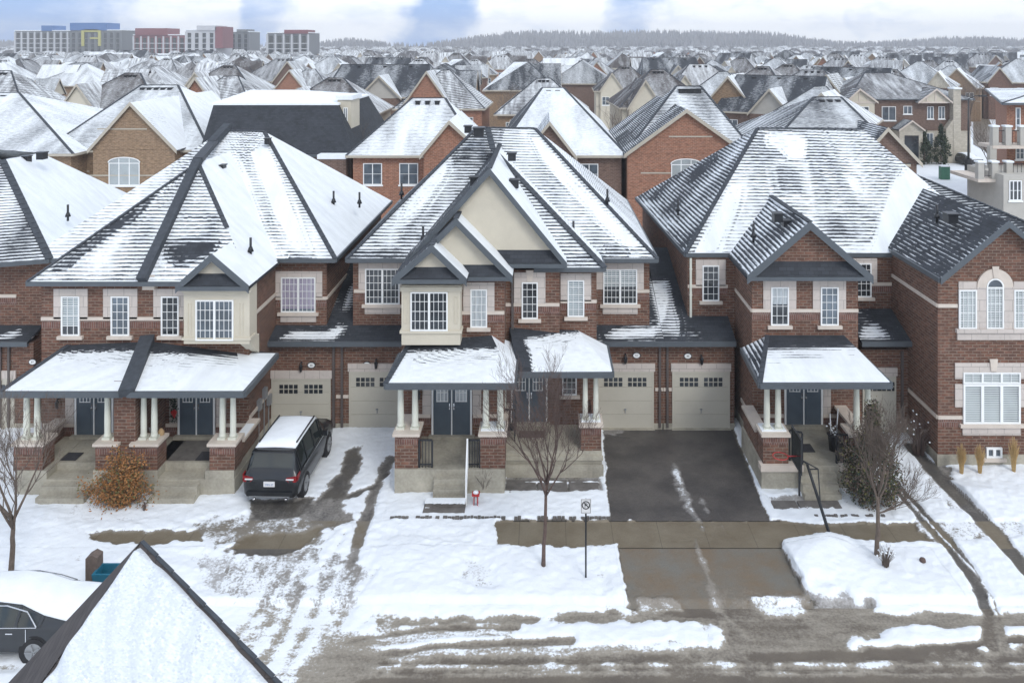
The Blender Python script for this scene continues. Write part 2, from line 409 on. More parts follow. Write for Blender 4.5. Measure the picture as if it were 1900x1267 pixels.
# ---------------------------------------------------------------- building components
def window(par, xa, xb, za, zb, Y, cols=3, rows=4, leaves=1, pane='glass_dark', sur=.22, top=.3, sill=True, under=0, fw=.052, mw=.016, arch=False):
    m = MB()
    m.box(xa, xa+fw, Y-.075, Y-.002, za, zb); m.box(xb-fw, xb, Y-.075, Y-.002, za, zb)
    m.box(xa+fw, xb-fw, Y-.075, Y-.002, za, za+fw); m.box(xa+fw, xb-fw, Y-.075, Y-.002, zb-fw, zb)
    wl = (xb-xa)/leaves
    for i in range(leaves):
        a = xa+i*wl; b = a+wl
        if i: m.box(a-fw*.75, a+fw*.75, Y-.08, Y-.003, za+fw, zb-fw)
        for c in range(1, cols):
            x = a+(b-a)*c/cols; m.box(x-mw/2, x+mw/2, Y-.06, Y-.03, za+fw, zb-fw)
        for r in range(1, rows):
            z = za+(zb-za)*r/rows; m.box(a+fw, b-fw, Y-.058, Y-.032, z-mw/2, z+mw/2)
    f = m.build('window', 'white_paint', par)
    p = MB(); p.box(xa+fw*.5, xb-fw*.5, Y-.03, Y-.004, za+fw*.5, zb-fw*.5)
    if isinstance(pane, tuple):
        p.build('pane', pane[0], f)
        q = MB(); zt = zb-(zb-za)*pane[2]; q.box(xa+fw*.6, xb-fw*.6, Y-.034, Y-.0305, zt, zb-fw*.6); q.build('blind', pane[1], f)
    else: p.build('pane', pane, f)
    if sur or top:
        s = MB()
        if sur:
            s.box(xa-sur, xa-.004, Y-.045, Y-.001, za+(zb-za)*.42, zb+top); s.box(xb+.004, xb+sur, Y-.045, Y-.001, za+(zb-za)*.42, zb+top)
        if top: s.box(xa-.002, xb+.002, Y-.043, Y-.001, zb+.004, zb+top)
        s.build('stone_surround', 'stone_block', f)
    if sill:
        s = MB(); s.box(xa-.13, xb+.13, Y-.13, Y-.001, za-.13, za-.004); s.build('sill', 'stone_trim', f)
    if under:
        s = MB(); s.box(xa-.02, xb+.02, Y-.05, Y-.001, za-.13-under, za-.132); s.build('stone_apron', 'stone_block', f)
    return f
def pwin(par, x0, x1, y0, y1, D, **k): return window(par, XX(x0, D), XX(x1, D), ZZ(y1, D), ZZ(y0, D), D, **k)
def fascia(par, pts, h=.17, name='gutter', mat='trim_dark', snow=False):
    m = MB()
    for a, b in zip(pts[:-1], pts[1:]):
        a = Vector(a); b = Vector(b); m.beam(a-Vector((0, 0, h-.012)), b-Vector((0, 0, h-.012)), .12, h)
    return m.build(name, mat, par)
def caps(par, segs, w_=.19, h=.045, mat='cap_dark', name='ridge_cap', drop=.02):
    """ridge and hip caps: overlapping short tiles along each line"""
    m = MB()
    for a, b in segs:
        a = Vector(a); b = Vector(b); Ln = (b-a).length; n = max(1, int(Ln/.33)); d = (b-a)/n
        for i in range(n):
            p = a+d*i-Vector((0, 0, drop)); q = a+d*(i+1)*1.0-Vector((0, 0, drop))
            m.beam(p+Vector((0, 0, .015)), q, w_, h)
    return m.build(name, mat, par)
def hip_roof(par, A, B, C, D_, r1, r2, cov=(.5, .5, .5, .5), mat='roof_shingle', base=.17, name='roof', fas=True, cap=True, capsegs=None):
    """A front-left, B front-right, C back-right, D_ back-left eave corners; r1 left and r2 right ridge ends"""
    A, B, C, D_, r1, r2 = [Vector(p) for p in (A, B, C, D_, r1, r2)]
    m = MB()
    if callable(cov[0]): m.grid([A, B, r2, r1], cov[0])
    else: m.poly([A, B, r2, r1], cov=cov[0]) if (r1-r2).length > .01 else m.poly([A, B, r1], cov=cov[0])
    m.poly([B, C, r2], cov=cov[1]); m.poly([C, D_, r1, r2], cov=cov[2]) if (r1-r2).length > .01 else m.poly([C, D_, r1], cov=cov[2])
    m.grid([D_, A, r1], cov[3]) if callable(cov[3]) else m.poly([D_, A, r1], cov=cov[3])
    dz = Vector((0, 0, -.06)); m.poly([D_+dz, C+dz, B+dz, A+dz], cov=0)
    for p, q in ((A, B), (B, C), (C, D_), (D_, A)): m.poly([q, p, p+dz, q+dz], cov=0)
    o = m.build(name, mat, par)
    if fas: fascia(o, [A, B, C, D_, A])
    if cap:
        segs = [(A, r1), (B, r2)]
        if (r1-r2).length > .3: segs.append((r1, r2))
        caps(o, segs if capsegs is None else capsegs)
    return o
def gable(par, fl, ap, fr, back, wall='stucco', cov=(.3, .9), mat='roof_shingle', inset=.3, board=.26, pent=.42, name='gable_roof', brd='trim_dark', wallname='gable_wall', foot_drop=0):
    fl, ap, fr = Vector(fl), Vector(ap), Vector(fr); bk = Vector((0, back-fl.y, 0))
    m = MB(); t = Vector((0, 0, -.12))
    for a, b, c in ((fl, ap, cov[0]), (ap, fr, cov[1])):
        m.poly([a, b, b+bk, a+bk][::1] if False else [a, b, b+bk, a+bk], cov=c)
    # orientation: make normals point up
    for i in range(2):
        f = m.f[i]; p = [Vector(m.v[j]) for j in f]
        if (p[1]-p[0]).cross(p[2]-p[0]).z < 0: m.f[i] = f[::-1]
    for a, b in ((fl, ap), (ap, fr)):
        m.poly([a+t+bk, b+t+bk, b+t, a+t], cov=0); m.poly([a, a+t, b+t, b], cov=0)
    m.poly([fl, fl+bk, fl+bk+t, fl+t], cov=0); m.poly([fr+t, fr+bk+t, fr+bk, fr], cov=0)
    o = m.build(name, mat, par)
    b = MB(); y = Vector((0, -.05, 0)); up = Vector((0, 0, .03))
    for p, q in ((fl, ap), (ap, fr)):
        hh = Vector((0, 0, -board)); b.ext([p+y+up, q+y+up, q+y+hh, p+y+hh], (0, .045, 0))
    if pent: b.box(fl.x, fr.x, fl.y-.04, fl.y+.09, fl.z-.17, fl.z-.015)
    b.build('verge_board', brd, o)
    zc = fl.z-.02; Yw = fl.y+inset
    wv = MB(); sc_ = 1.0
    a1 = Vector((fl.x+.08, Yw, zc)); a2 = Vector((fr.x-.08, Yw, zc)); a3 = Vector((ap.x, Yw, ap.z-.13))
    wv.ext([a1, a2, a3], (0, .1, 0)); wv.build(wallname, wall, o)
    if pent:
        def xat(z, s):  # slope x at height z
            e = fl if s < 0 else fr; k = (z-e.z)/(ap.z-e.z); return e.x+(ap.x-e.x)*k
        z1 = fl.z+pent; L0, R0 = fl.x+.18, fr.x-.18; L1, R1_ = xat(z1, -1)+.14, xat(z1, 1)-.14
        p = MB(); v = [(L0, fl.y+.01, fl.z), (R0, fl.y+.01, fl.z), (R1_, Yw-.004, z1), (L1, Yw-.004, z1)]
        p.add(v, [(0, 1, 2, 3)], cov=-.6); p.build('pent_roof', mat, o)
    return o
def roof_vent(par, p, slope_dir=(0, -1), snow=False, s=1.0):
    m = MB(); x, y, z = p
    m.box(x-.17*s, x+.17*s, y-.2*s, y+.2*s, z-.15, z+.17*s); m.box(x-.22*s, x+.22*s, y-.27*s, y+.2*s, z+.17*s, z+.22*s)
    return m.build('roof_vent', 'black_metal', par)
def vent_pipe(par, p, h=.45):
    m = MB(); m.lathe(p, [(.05, -.3), (.05, h), (.045, h)], 8); m.lathe(p, [(.13, -.1), (.07, .08)], 8); return m.build('vent_pipe', 'black_metal', par)
def column(par, x, y, z0, z1, r=.11):
    m = MB(); h = z1-z0
    m.lathe((x, y, z0), [(r*1.0, .08), (r*1.22, .10), (r*1.22, .14), (r*1.02, .18), (r, .22), (r*1.02, h*.35), (r*.84, h-.2), (r*.84, h-.16), (r*1.05, h-.13), (r*1.1, h-.08)], 14)
    m.box(x-r*1.3, x+r*1.3, y-r*1.3, y+r*1.3, z0, z0+.08); m.box(x-r*1.25, x+r*1.25, y-r*1.25, y+r*1.25, z0+h-.08, z0+h)
    return m.build('column', 'column_white', par)
def pier(par, x0, x1, y0, y1, z0, z1, capsnow=False, depth=None):
    m = MB(); m.box(x0, x1, y0, y1, z0, z1-.30)
    p = m.build('brick_pier', 'brick_red', par)
    m = MB(); m.box(x0+.001, x1-.001, y0+.001, y1-.001, z1-.30, z1); m.build('soldier_course', 'brick_soldier', p)
    m = MB(); m.box(x0-.07, x1+.07, y0-.07, y1+.07, z1, z1+.10); m.build('pier_cap', 'stone_trim', p)
    if capsnow:
        m = MB(); m.box(x0, x1-.02, y0+.15, y1, z1+.10, z1+.14); m.build('snow_cap', 'snow', p)
    return p
def porch_roof(par, eL, eR, wL, wR, hipL=None, hipR=None, cov=1.1, top=.35, mat='roof_shingle', hcov=1.4):
    """lean-to hip: eL,eR front eave ends, wL,wR top at the wall; hipL/hipR the eave's return end at the wall (or None)"""
    eL, eR, wL, wR = map(Vector, (eL, eR, wL, wR))
    m = MB(); k = top
    mL = eL.lerp(wL, 1-k); mR = eR.lerp(wR, 1-k)
    if callable(cov): m.grid([eL, eR, wR, wL], cov, .15)
    else: m.poly([eL, eR, mR, mL], cov=cov); m.poly([mL, mR, wR, wL], cov=-.4)
    dz = Vector((0, 0, -.1)); base = [eL, eR]
    if hipR is not None: hipR = Vector(hipR); m.poly([eR, hipR, wR], cov=hcov); base.append(hipR)
    else:
        q = Vector((wR.x, wR.y, eR.z)); m.poly([eR, q, wR], cov=0); base.append(q)
    if hipL is not None: hipL = Vector(hipL); m.poly([hipL, eL, wL], cov=.45); base.append(hipL)
    else:
        q = Vector((wL.x, wL.y, eL.z)); m.poly([q, eL, wL], cov=0); base.append(q)
    m.poly([p+dz for p in base][::-1], cov=0); m.poly([base[3], base[2], wR, wL][::-1], cov=0)
    o = m.build('porch_roof', mat, par)
    loop = ([hipL] if hipL is not None else [])+[eL, eR]+([hipR] if hipR is not None else [])
    fascia(o, loop, .2)
    segs = []
    if hipL is not None: segs.append((eL, wL))
    if segs: caps(o, segs, .18, .04)
    c = MB()     # white beam under the eave
    c.box(eL.x+.35, eR.x-.35, eL.y+.3, eL.y+.55, eL.z-.32, eL.z-.1); c.build('porch_beam', 'column_white', o)
    return o
def garage_door(par, x0, x1, z0, z1, Y, mat='garage_beige', lintel=.33, handle=True):
    m = MB(); W_ = x1-x0
    n = 4; hh = (z1-z0)/n
    for i in range(n): m.box(x0+.07, x1-.07, Y-.03, Y, z0+i*hh+.006, z0+(i+1)*hh-.006)
    m.box(x0+.07, x1-.07, Y-.012, Y, z0, z1)
    d = m.build('garage_door', mat, par)
    sx = .155; gap = .045
    for g in (0, 1):
        w_ = MB(); cx = x0+W_*(.29+.42*g)
        for c in range(4):
            for r in range(2):
                xx = cx+(c-1.5)*(sx+gap)-sx/2; zz = z1-.18-r*(sx+gap)-sx
                w_.box(xx, xx+sx, Y-.045, Y-.031, zz, zz+sx)
        w_.build('door_window', 'glass_dark', d)
    f = MB(); f.box(x0, x0+.07, Y-.05, Y, z0, z1+.07); f.box(x1-.07, x1, Y-.05, Y, z0, z1+.07); f.box(x0+.07, x1-.07, Y-.05, Y, z1, z1+.07); f.build('door_frame', mat, d)
    if lintel:
        l = MB(); l.box(x0-.05, x1+.05, Y-.055, Y, z1+.075, z1+.075+lintel); l.build('lintel', 'stone_block', d)
    h = MB(); h.box((x0+x1)/2-.05, (x0+x1)/2+.05, Y-.07, Y-.03, z0+hh*1.35, z0+hh*1.42); h.box((x0+x1)/2-.015, (x0+x1)/2+.015, Y-.06, Y-.03, z0+hh*1.1, z0+hh*1.35); h.build('handle', 'grey_metal', d)
    th = MB(); th.box(x0-.03, x1+.03, Y-.12, Y+.05, 0, z0); th.build('threshold', 'concrete', d)
    return d
def front_door(par, x0, x1, z0, z1, Y, leaves=2, pane='glass_mid', side_trim=True):
    m = MB(); fw = .07
    m.box(x0, x0+fw, Y-.07, Y, z0, z1); m.box(x1-fw, x1, Y-.07, Y, z0, z1); m.box(x0+fw, x1-fw, Y-.07, Y, z1-fw, z1)
    cx = (x0+x1)/2
    if leaves == 2: m.box(cx-.022, cx+.022, Y-.075, Y, z0, z1-fw)
    f = m.build('door_frame', 'white_paint', par)
    wl = (x1-x0-2*fw)/leaves
    for i in range(leaves):
        a = x0+fw+i*wl+.004; b = a+wl-.008
        if leaves == 2: a, b = (a, b-.018) if i == 0 else (a+.018, b)
        d = MB(); d.box(a, b, Y-.045, Y-.001, z0, z1-fw-.004); 
        d.box(a+.12, b-.12, Y-.055, Y-.046, z0+.2, z0+(z1-z0)*.42)
        dd = d.build('door', 'door_blue', par)
        g = MB(); gz0 = z0+(z1-z0)*.5; gz1 = z1-fw-.18; ga, gb = a+.13, b-.13
        g.box(ga, gb, Y-.052, Y-.0455, gz0, gz1); g.build('door_glass', pane, dd)
        w_ = MB()
        for xx in [ga+(gb-ga)*t for t in (0, .33, .67, 1)]: w_.box(xx-.014, xx+.014, Y-.062, Y-.053, gz0-.02, gz1+.02)
        for k in range(4):
            zz = gz0+(gz1-gz0)*k/3; w_.box(ga, gb, Y-.061, Y-.054, zz-.014, zz+.014)
        w_.build('glazing_bar', 'white_paint', dd)
        h = MB(); hx = b-.06 if i == 0 else a+.06
        h.lathe((hx, Y-.08, z0+(z1-z0)*.40), [(.03, 0), (.035, .03), (.03, .06)], 8); h.box(hx-.018, hx+.018, Y-.07, Y-.046, z0+(z1-z0)*.38, z0+(z1-z0)*.47); h.build('door_handle', 'chrome', dd)
    t = MB(); t.box(x0-.1, x1+.1, Y-.22, Y, z0-.10, z0-.004); t.build('threshold', 'concrete', par)
def band(par, xa, xb, z, Y, side=None, soldier=True):
    m = MB(); m.box(xa, xb, Y-.045, Y, z-.065, z+.065); o = m.build('stone_band', 'stone_trim', par)
    if soldier:
        m = MB(); m.box(xa+.003, xb-.003, Y-.012, Y, z-.36, z-.067); m.build('soldier_course', 'brick_soldier', o)
    return o
def side_band(par, X, ya, yb, z, sgn):
    m = MB(); m.box(X, X+sgn*.045, ya, yb, z-.065, z+.065); return m.build('stone_band', 'stone_trim', par)
def downspout(par, x, y, z0, z1, mat='downspout'):
    m = MB(); m.box(x-.045, x+.045, y-.09, y-.01, z0, z1)
    for z in np.arange(z0+.4, z1, 1.1): m.box(x-.06, x+.06, y-.095, y-.002, z, z+.05)
    return m.build('downspout', mat, par)
def lamp(par, x, z, Y):
    m = MB(); m.box(x-.03, x+.03, Y-.12, Y, z+.12, z+.16); m.lathe((x, Y-.14, z-.22), [(.02, 0), (.05, .04), (.075, .22), (.09, .23), (.03, .32), (.01, .38)], 8)
    return m.build('wall_lantern', 'black_metal', par)
def plaque(par, x, z, Y, num=''):
    m = MB(); n = 20
    pts = [(x+.17*math.cos(2*math.pi*i/n), Y-.03, z+.13*math.sin(2*math.pi*i/n)) for i in range(n)]; m.ext(pts, (0, .028, 0))
    o = m.build('house_number', 'black_metal', par)
    m = MB(); pts = [(x+.14*math.cos(2*math.pi*i/n), Y-.036, z+.10*math.sin(2*math.pi*i/n)) for i in range(n)]; m.ext(pts, (0, .005, 0)); m.build('plaque_face', 'white_paint', o)
    if num:
        t = text(num, .11, (x, Y-.04, z-.04), 'black_metal'); t.location = Vector(t.location)-wloc(o); t.parent = o
    return o
def text(s, size, loc, mat, rz=0, ext=.002, name='lettering'):
    c = bpy.data.curves.new(name, 'FONT'); c.body = s; c.size = size; c.align_x = 'CENTER'; c.extrude = ext; c.resolution_u = 2
    o = bpy.data.objects.new(name, c); COL.objects.link(o); o.location = loc; o.rotation_euler = (R(90), 0, rz)
    bpy.context.view_layer.update()
    dg = bpy.context.evaluated_depsgraph_get(); me = bpy.data.meshes.new_from_object(o.evaluated_get(dg))
    me.materials.clear(); me.materials.append(MATS[mat])
    o2 = bpy.data.objects.new(name, me); COL.objects.link(o2); o2.location = loc; o2.rotation_euler = o.rotation_euler
    bpy.data.objects.remove(o); o2.name = name
    return o2
def wallbox(par, x0, x1, y0, y1, z1, mat='brick_red', name='wall', z0=-.05, found=.45, side_y=None):
    m = MB(); m.box(x0, x1, y0, y1, z0, z1); o = m.build(name, mat, par)
    if found:
        f = MB(); f.box(x0-.025, x1+.025, y0-.025, y1+.025, z0, found); f.build('foundation', 'concrete', o)
    return o
def steps(par, x0, x1, yfront, ydeck, zdeck, n=3, mat='concrete'):
    m = MB(); t = (ydeck-yfront)/n
    for i in range(n): m.box(x0, x1, yfront+i*t, ydeck-.001, 0 if i == 0 else zdeck*i/(n+1), zdeck*(i+1)/(n+1))
    return m.build('steps', mat, par)
def railing(par, a, b, h=.95, mat='black_metal', n=6):
    a = Vector(a); b = Vector(b); m = MB(); u = Vector((0, 0, h))
    m.beam(a+u, b+u, .05, .05); m.beam(a+Vector((0, 0, .1)), b+Vector((0, 0, .1)), .04, .03)
    for i in range(n+1):
        p = a.lerp(b, i/n); r = .03 if i in (0, n) else .012
        m.box(p.x-r, p.x+r, p.y-r, p.y+r, p.z, p.z+h)
    return m.build('railing', mat, par)
# ---------------------------------------------------------------- the front row: three semi-detached buildings and a neighbour
ZE = 7.0
GD = 32.4        # garage wall
# ======== centre building
H2 = thing('semi_detached_house', 'brick semi-detached pair with three stepped cream gables, in the middle of the street', 'house', (XX(930, 30), 34, 0))
def snow_patch(par, pts, fn, seed=1, th=.03):
    rn = random.Random(seed); q = []
    for i in range(len(pts)):
        a, b = pts[i], pts[(i+1) % len(pts)]; L_ = math.hypot(b[0]-a[0], b[1]-a[1]); n = max(2, int(L_/3))
        for k in range(n): t = k/n; q.append((a[0]+(b[0]-a[0])*t+rn.uniform(-2.2, 2.2), a[1]+(b[1]-a[1])*t+rn.uniform(-.9, .9)))
    w_ = [fn(*p) for p in q]; m = MB(); m.ext(w_, (0, 0, th)); m.build('snow_patch', 'snow', par)
GARCOV = drift(-.12, [([(1118, 624), (1140, 608), (1200, 604), (1218, 598), (1214, 560), (1204, 524), (1240, 522), (1250, 560), (1262, 596), (1262, 624)], .62, 7), ([(1132, 620), (1180, 612), (1215, 614), (1212, 624), (1130, 626)], 1.2, 6), ([(1206, 524), (1236, 522), (1240, 555), (1228, 600), (1212, 560)], 1.1, 6),
    ([(518, 628), (545, 615), (605, 616), (632, 604), (640, 610), (618, 630)], 1.15, 4), ([(640, 575), (646, 545), (656, 525), (658, 545), (648, 572)], 1.1, 3), ([(1594, 630), (1600, 606), (1625, 600), (1652, 626)], 1.0, 6), ([(0, 630), (0, 622), (36, 612), (40, 622)], 1.0, 4)])
def centre():
    h = H2
    x_l, x_r = XX(655, 33), XX(1205, 33)
    wallbox(h, x_l, XX(760, 33), 33, 44.5, ZE, name='wall'); wallbox(h, XX(1100, 33), x_r, 33.003, 44.497, ZE, name='wall')
    xa0, xa1 = XX(745, 30), XX(936, 30); wallbox(h, xa0, xa1, 30, 34.5, ZE)
    xb0, xb1 = XX(936, 31)-.02, XX(1038, 31); wallbox(h, xb0, xb1, 31, 34.8, ZE)
    xc0, xc1 = XX(1038, 31.4)-.05, XX(1107, 31.35); wallbox(h, xc0, xc1, 31.35, 35.2, ZE+.05)
    # garages
    gl0, gl1 = XX(622, GD), XX(748, GD); gr0, gr1 = XX(1100, GD), XX(1230, GD)
    wallbox(h, gl0, gl1, GD, 40, 3.6, found=.25); wallbox(h, gr0, gr1, GD, 40, 3.6, found=.25)
    for a, b in ((gl0, gl1), (gr0, gr1)):
        m = MB(); z0, z1 = 3.75, 6.1; ya, yb = GD-.35, 38.5
        m.grid([(a, ya, z0), (b, ya, z0), (b, yb, z1), (a, yb, z1)], GARCOV, .2)
        m.poly([(a, ya, z0-.1), (a, yb, z1-.1), (b, yb, z1-.1), (b, ya, z0-.1)], cov=0)
        m.poly([(a, ya, z0-.1), (b, ya, z0-.1), (b, ya, z0), (a, ya, z0)], cov=0); m.poly([(a, ya, z0-.1), (a, ya, z0), (a, yb, z1), (a, yb, z1-.1)], cov=0); m.poly([(b, ya, z0), (b, ya, z0-.1), (b, yb, z1-.1), (b, yb, z1)], cov=0)
        g = m.build('garage_roof', 'roof_shingle', h); fascia(g, [(a, ya, z0), (b, ya, z0)], .2)
    for x0, x1, c in ((648, 752, 0), (1107, 1213, 1)):
        garage_door(h, XX(x0, GD), XX(x1, GD), .06, ZZ(692, GD), GD)
    band(h, XX(1213, GD)+.06, XX(1230, GD), ZZ(722, GD), GD, soldier=False); band(h, XX(624, GD), XX(647, GD), ZZ(735, GD), GD, soldier=False)
    downspout(h, XX(1224, GD), GD, .1, 3.55); downspout(h, XX(635, GD), GD, .1, 3.55)
    lamp(h, XX(699, GD), ZZ(672, GD), GD); plaque(h, XX(681, GD), ZZ(676, GD), GD, '53'); lamp(h, XX(1160, GD), ZZ(663, GD), GD); plaque(h, XX(1181, GD), ZZ(659, GD), GD, '51')
    # main hip roof
    ze = ZE; e0, e1 = XX(643, 32.6), XX(1220, 32.6)
    r1 = Vector((XX(885, 38.5), 38.5, ZZ(237, 38.5))); r2 = Vector((XX(992, 38.5), 38.5, ZZ(238, 38.5)))
    dc = drift(.66, [([(852, 277), (925, 279), (912, 312), (833, 303)], .05, 12), ([(820, 320), (890, 318), (830, 400), (760, 440)], .5, 14), ([(812, 300), (834, 302), (822, 335), (780, 388), (742, 414), (752, 385), (790, 335)], 1.25, 10), ([(640, 466), (744, 466), (746, 482), (640, 482)], .25, 7), ([(880, 232), (935, 236), (925, 262), (865, 262)], .35, 8),
        ([(985, 255), (1003, 258), (1045, 310), (1118, 385), (1190, 455), (1165, 462), (1110, 410), (1050, 345), (1005, 295)], 1.35, 9), ([(1122, 460), (1168, 462), (1160, 474), (1124, 474)], .1, 6)])
    rf = hip_roof(h, (e0, 32.6, ze), (e1, 32.6, ze), (e1, 45, ze), (e0, 45, ze), r1, r2, cov=(dc, .95, .6, .25), capsegs=[((e0, 32.6, ze), r1), ((e1, 32.6, ze), r2), (r1, r2)])
    # middle projecting hip over the narrow right-hand window
    cr_ = Vector((XX(1122, 30.95), 30.95, ZZ(497, 30.95))); pk = cr_+Vector((-4.75, 4.9, 4.02)); zc = cr_.z
    m = MB(); A = Vector((XX(1000, 30.95)-1.2, 30.95, zc)); 
    m.grid([A, cr_, pk], drift(.55, [([(1040, 470), (1122, 480), (1122, 497), (1040, 497)], .25, 8)])); m.poly([cr_, cr_+Vector((0, 9, 0)), pk+Vector((0, 2, 0)), pk], cov=1.15)
    m.poly([A-Vector((0, 0, .1)), cr_+Vector((0, 9, -.1)), cr_-Vector((0, 0, .1))], cov=0)
    o = m.build('roof', 'roof_shingle', h); fascia(o, [(A.x+1, A.y, A.z), cr_, cr_+Vector((0, 2.0, 0))])
    caps(o, [(cr_, pk), (pk, pk+Vector((-.35, 1.6, .75)))], .28)
    # three stepped gables sharing their left slope
    def gp(D, xl, yl, xa, ya, xr, yr): return W(xl, yl, D), W(xa, ya, D), W(xr, yr, D)
    for D, q, back, cv in ((28.9, (727, 518, 801, 455, 866, 518), 33, (.12, 1.7)), (29.6, (752, 513, 846, 406, 951, 513), 35, (.10, 1.7)), (30.5, (778, 489, 908, 313, 1052, 489), 38.2, (.0, 1.7))):
        fl, ap, fr = gp(D, *q); fl = Vector((XX(727, 28.9)+(D-28.9)*.12, D, fr.z))
        g = gable(h, fl, ap, fr, back, 'stucco', cov=cv, pent=.36 if D < 30 else .45)
        caps(g, [(ap, ap+Vector((0, back-D, 0)))], .2)
        if D > 30:
            roof_vent(g, (ap.x+.9, D+2.2, ap.z-1.0)); roof_vent(g, (ap.x-.75, D+2.0, ap.z-.85))
    # box window in stucco
    D = 29.35; b0, b1 = XX(745, D), XX(854, D); zb, zt = ZZ(640, D), ZE-.1
    m = MB(); m.box(b0, b1, D, 30.1, zb, zt); bay = m.build('box_window', 'stucco', h)
    m = MB(); m.box(b0-.06, b1+.06, D-.06, D+.5, ZZ(616, D)-.04, ZZ(616, D)+.06); m.box(b0-.05, b1+.05, D-.05, D+.3, zt-.22, zt-.05)
    for xx in (XX(753, D), XX(846, D)):
        for q in (-.07, .05): m.box(xx+q, xx+q+.02, D-.02, D+.01, ZZ(600, D), ZZ(552, D))
        m.box(xx-.07, xx+.07, D-.02, D+.01, ZZ(552, D), ZZ(552, D)+.02); m.box(xx-.07, xx+.07, D-.02, D+.01, ZZ(600, D)-.02, ZZ(600, D))
    m.build('moulding', 'stucco', bay); pwin(bay, 762, 831, 541, 613, D, cols=4, rows=4, leaves=2, sur=0, top=0, sill=False)
    pwin(h, 678, 742, 498, 564, 33, cols=4, rows=5, leaves=2, sur=.28, top=.25, under=.28)
    pwin(h, 1119, 1182, 499, 564, 33, cols=4, rows=5, leaves=2, sur=.28, top=.25, under=.28, pane=('glass_dark', 'glass_blind', .5))
    pwin(h, 873, 904, 536, 607, 30, cols=3, rows=5, sur=.28, top=.26, pane='glass_curtain')
    pwin(h, 968, 998, 523, 591, 31, cols=3, rows=5, sur=.3, top=.38)
    pwin(h, 1053, 1084, 519, 587, 31.35, cols=3, rows=5, sur=.28, top=.26, pane='glass_blind')
    k = MB(); xk = XX(983, 31); zk = ZZ(522, 31); k.ext([(xk-.09, 30.93, zk), (xk+.09, 30.93, zk), (xk+.15, 30.93, zk+.45), (xk-.15, 30.93, zk+.45)], (0, .06, 0)); k.build('keystone', 'stone_trim', h)
    for a, b, yb, D in ((853, 873, 580, 30), (904, 936, 580, 30), (938, 968, 565, 31), (998, 1038, 565, 31), (1040, 1053, 559, 31.35), (1084, 1107, 559, 31.35), (657, 678, 540, 33), (1182, 1205, 540, 33)):
        band(h, XX(a, D), XX(b, D), ZZ(yb, D), D)
    downspout(h, XX(951, 31), 31, 4.5, ZE)
    # left porch
    zd = .9; D0 = 27.7
    m = MB(); m.box(XX(732, D0), XX(936, D0), D0, 30, 0, zd); dk = m.build('porch_deck', 'concrete', h)
    xs0, xs1 = XX(803, 27.2), XX(864, 27.2)
    steps(h, xs0, xs1, 27.0, D0, zd, 3)
    for a, b in ((731, 775), (890, 937)):
        p = pier(h, XX(a, D0)+.02, XX(b, D0), D0+.04, D0+.85, zd, ZZ(810, D0), capsnow=a > 800)
        xm = (XX(a, D0)+XX(b, D0))/2
        for q in (-.26, .26): column(h, xm+q, D0+.42, ZZ(810, D0)+.1, 3.85, .115)
    m = MB(); zt = ZZ(810, D0)    # solid side walls of the porch
    m.box(XX(731, D0)+.06, XX(731, D0)+.3, D0+.9, 29.98, zd, zt-.35); m.box(XX(937, D0)-.3, XX(937, D0)-.04, D0+.9, 30.9, zd, zt-.35); pw = m.build('porch_side_wall', 'brick_red', h)
    m = MB(); m.box(XX(731, D0), XX(731, D0)+.36, D0+.95, 29.97, zt-.35, zt-.27); m.build('wall_cap', 'stone_trim', pw); m = MB(); m.box(XX(937, D0)-.36, XX(937, D0)+.02, D0+.95, 30.9, zt-.35, zt-.27); m.build('wall_cap', 'stone_trim', pw)
    porch_roof(h, W(715, 712, 27.3), W(955, 712, 27.3), W(762, 634, 30), W(912, 622, 30)*1, hipL=(XX(715, 27.3)+.0, 30, ZZ(712, 27.3)), hipR=(XX(955, 27.3), 30.9, ZZ(712, 27.3)), cov=drift(1.5, [([(740, 610), (930, 610), (925, 648), (745, 656)], -.4, 5), ([(745, 655), (930, 648), (935, 676), (760, 680)], .98, 10), ([(700, 690), (740, 655), (752, 660), (722, 712)], .55, 6)]))
    front_door(h, XX(801, 30), XX(876, 30), 1.0, 3.55, 30, pane='glass_curtain')
    m = MB(); 
    for a, b in ((784, 800), (877, 893)): m.box(XX(a, 30), XX(b, 30), 29.96, 30, ZZ(768, 30), 3.7)
    m.build('door_surround', 'stone_block', h)
    band(h, XX(748, 30), XX(799, 30), ZZ(771, 30), 30); band(h, XX(878, 30), XX(934, 30), ZZ(771, 30), 30)
    lamp(h, XX(778, 30), ZZ(728, 30), 30)
    railing(h, (XX(777, D0), D0+.12, zd), (XX(801, D0), D0+.12, zd), n=4); railing(h, (XX(866, D0), D0+.12, zd), (XX(890, D0), D0+.12, zd), n=5)
    railing(h, (XX(866, 27.2), 27.0, .05), (XX(868, 27.9), D0+.05, zd), h=1.05, mat='white_paint', n=4)
    # right porch
    D1 = 29.0; zd = .87
    m = MB(); m.box(XX(937, D1)+.02, XX(1117, D1), D1, 31, 0, zd); m.build('porch_deck', 'concrete', h)
    m = MB(); m.box(XX(937, D1)+.04, XX(1119, D1), D1-.07, D1-.001, zd-.32, zd-.16); m.build('porch_ledge', 'concrete', h); m = MB(); m.box(XX(937, D1)+.04, XX(1119, D1), D1-.22, D1-.071, 0, .42); m.build('porch_ledge', 'concrete', h)
    pr = pier(h, XX(1078, D1), XX(1117, D1)-.02, D1+.04, D1+.8, zd, ZZ(793, D1), capsnow=True)
    m = MB(); m.box(XX(1117, D1)-.3, XX(1117, D1)-.03, D1+.85, 31.3, zd, 1.75); m.build('porch_side_wall', 'brick_red', h)
    xm = XX(1097, D1)
    for q in (-.2, .2): column(h, xm+q, D1+.4, ZZ(793, D1)+.1, 3.72, .10)
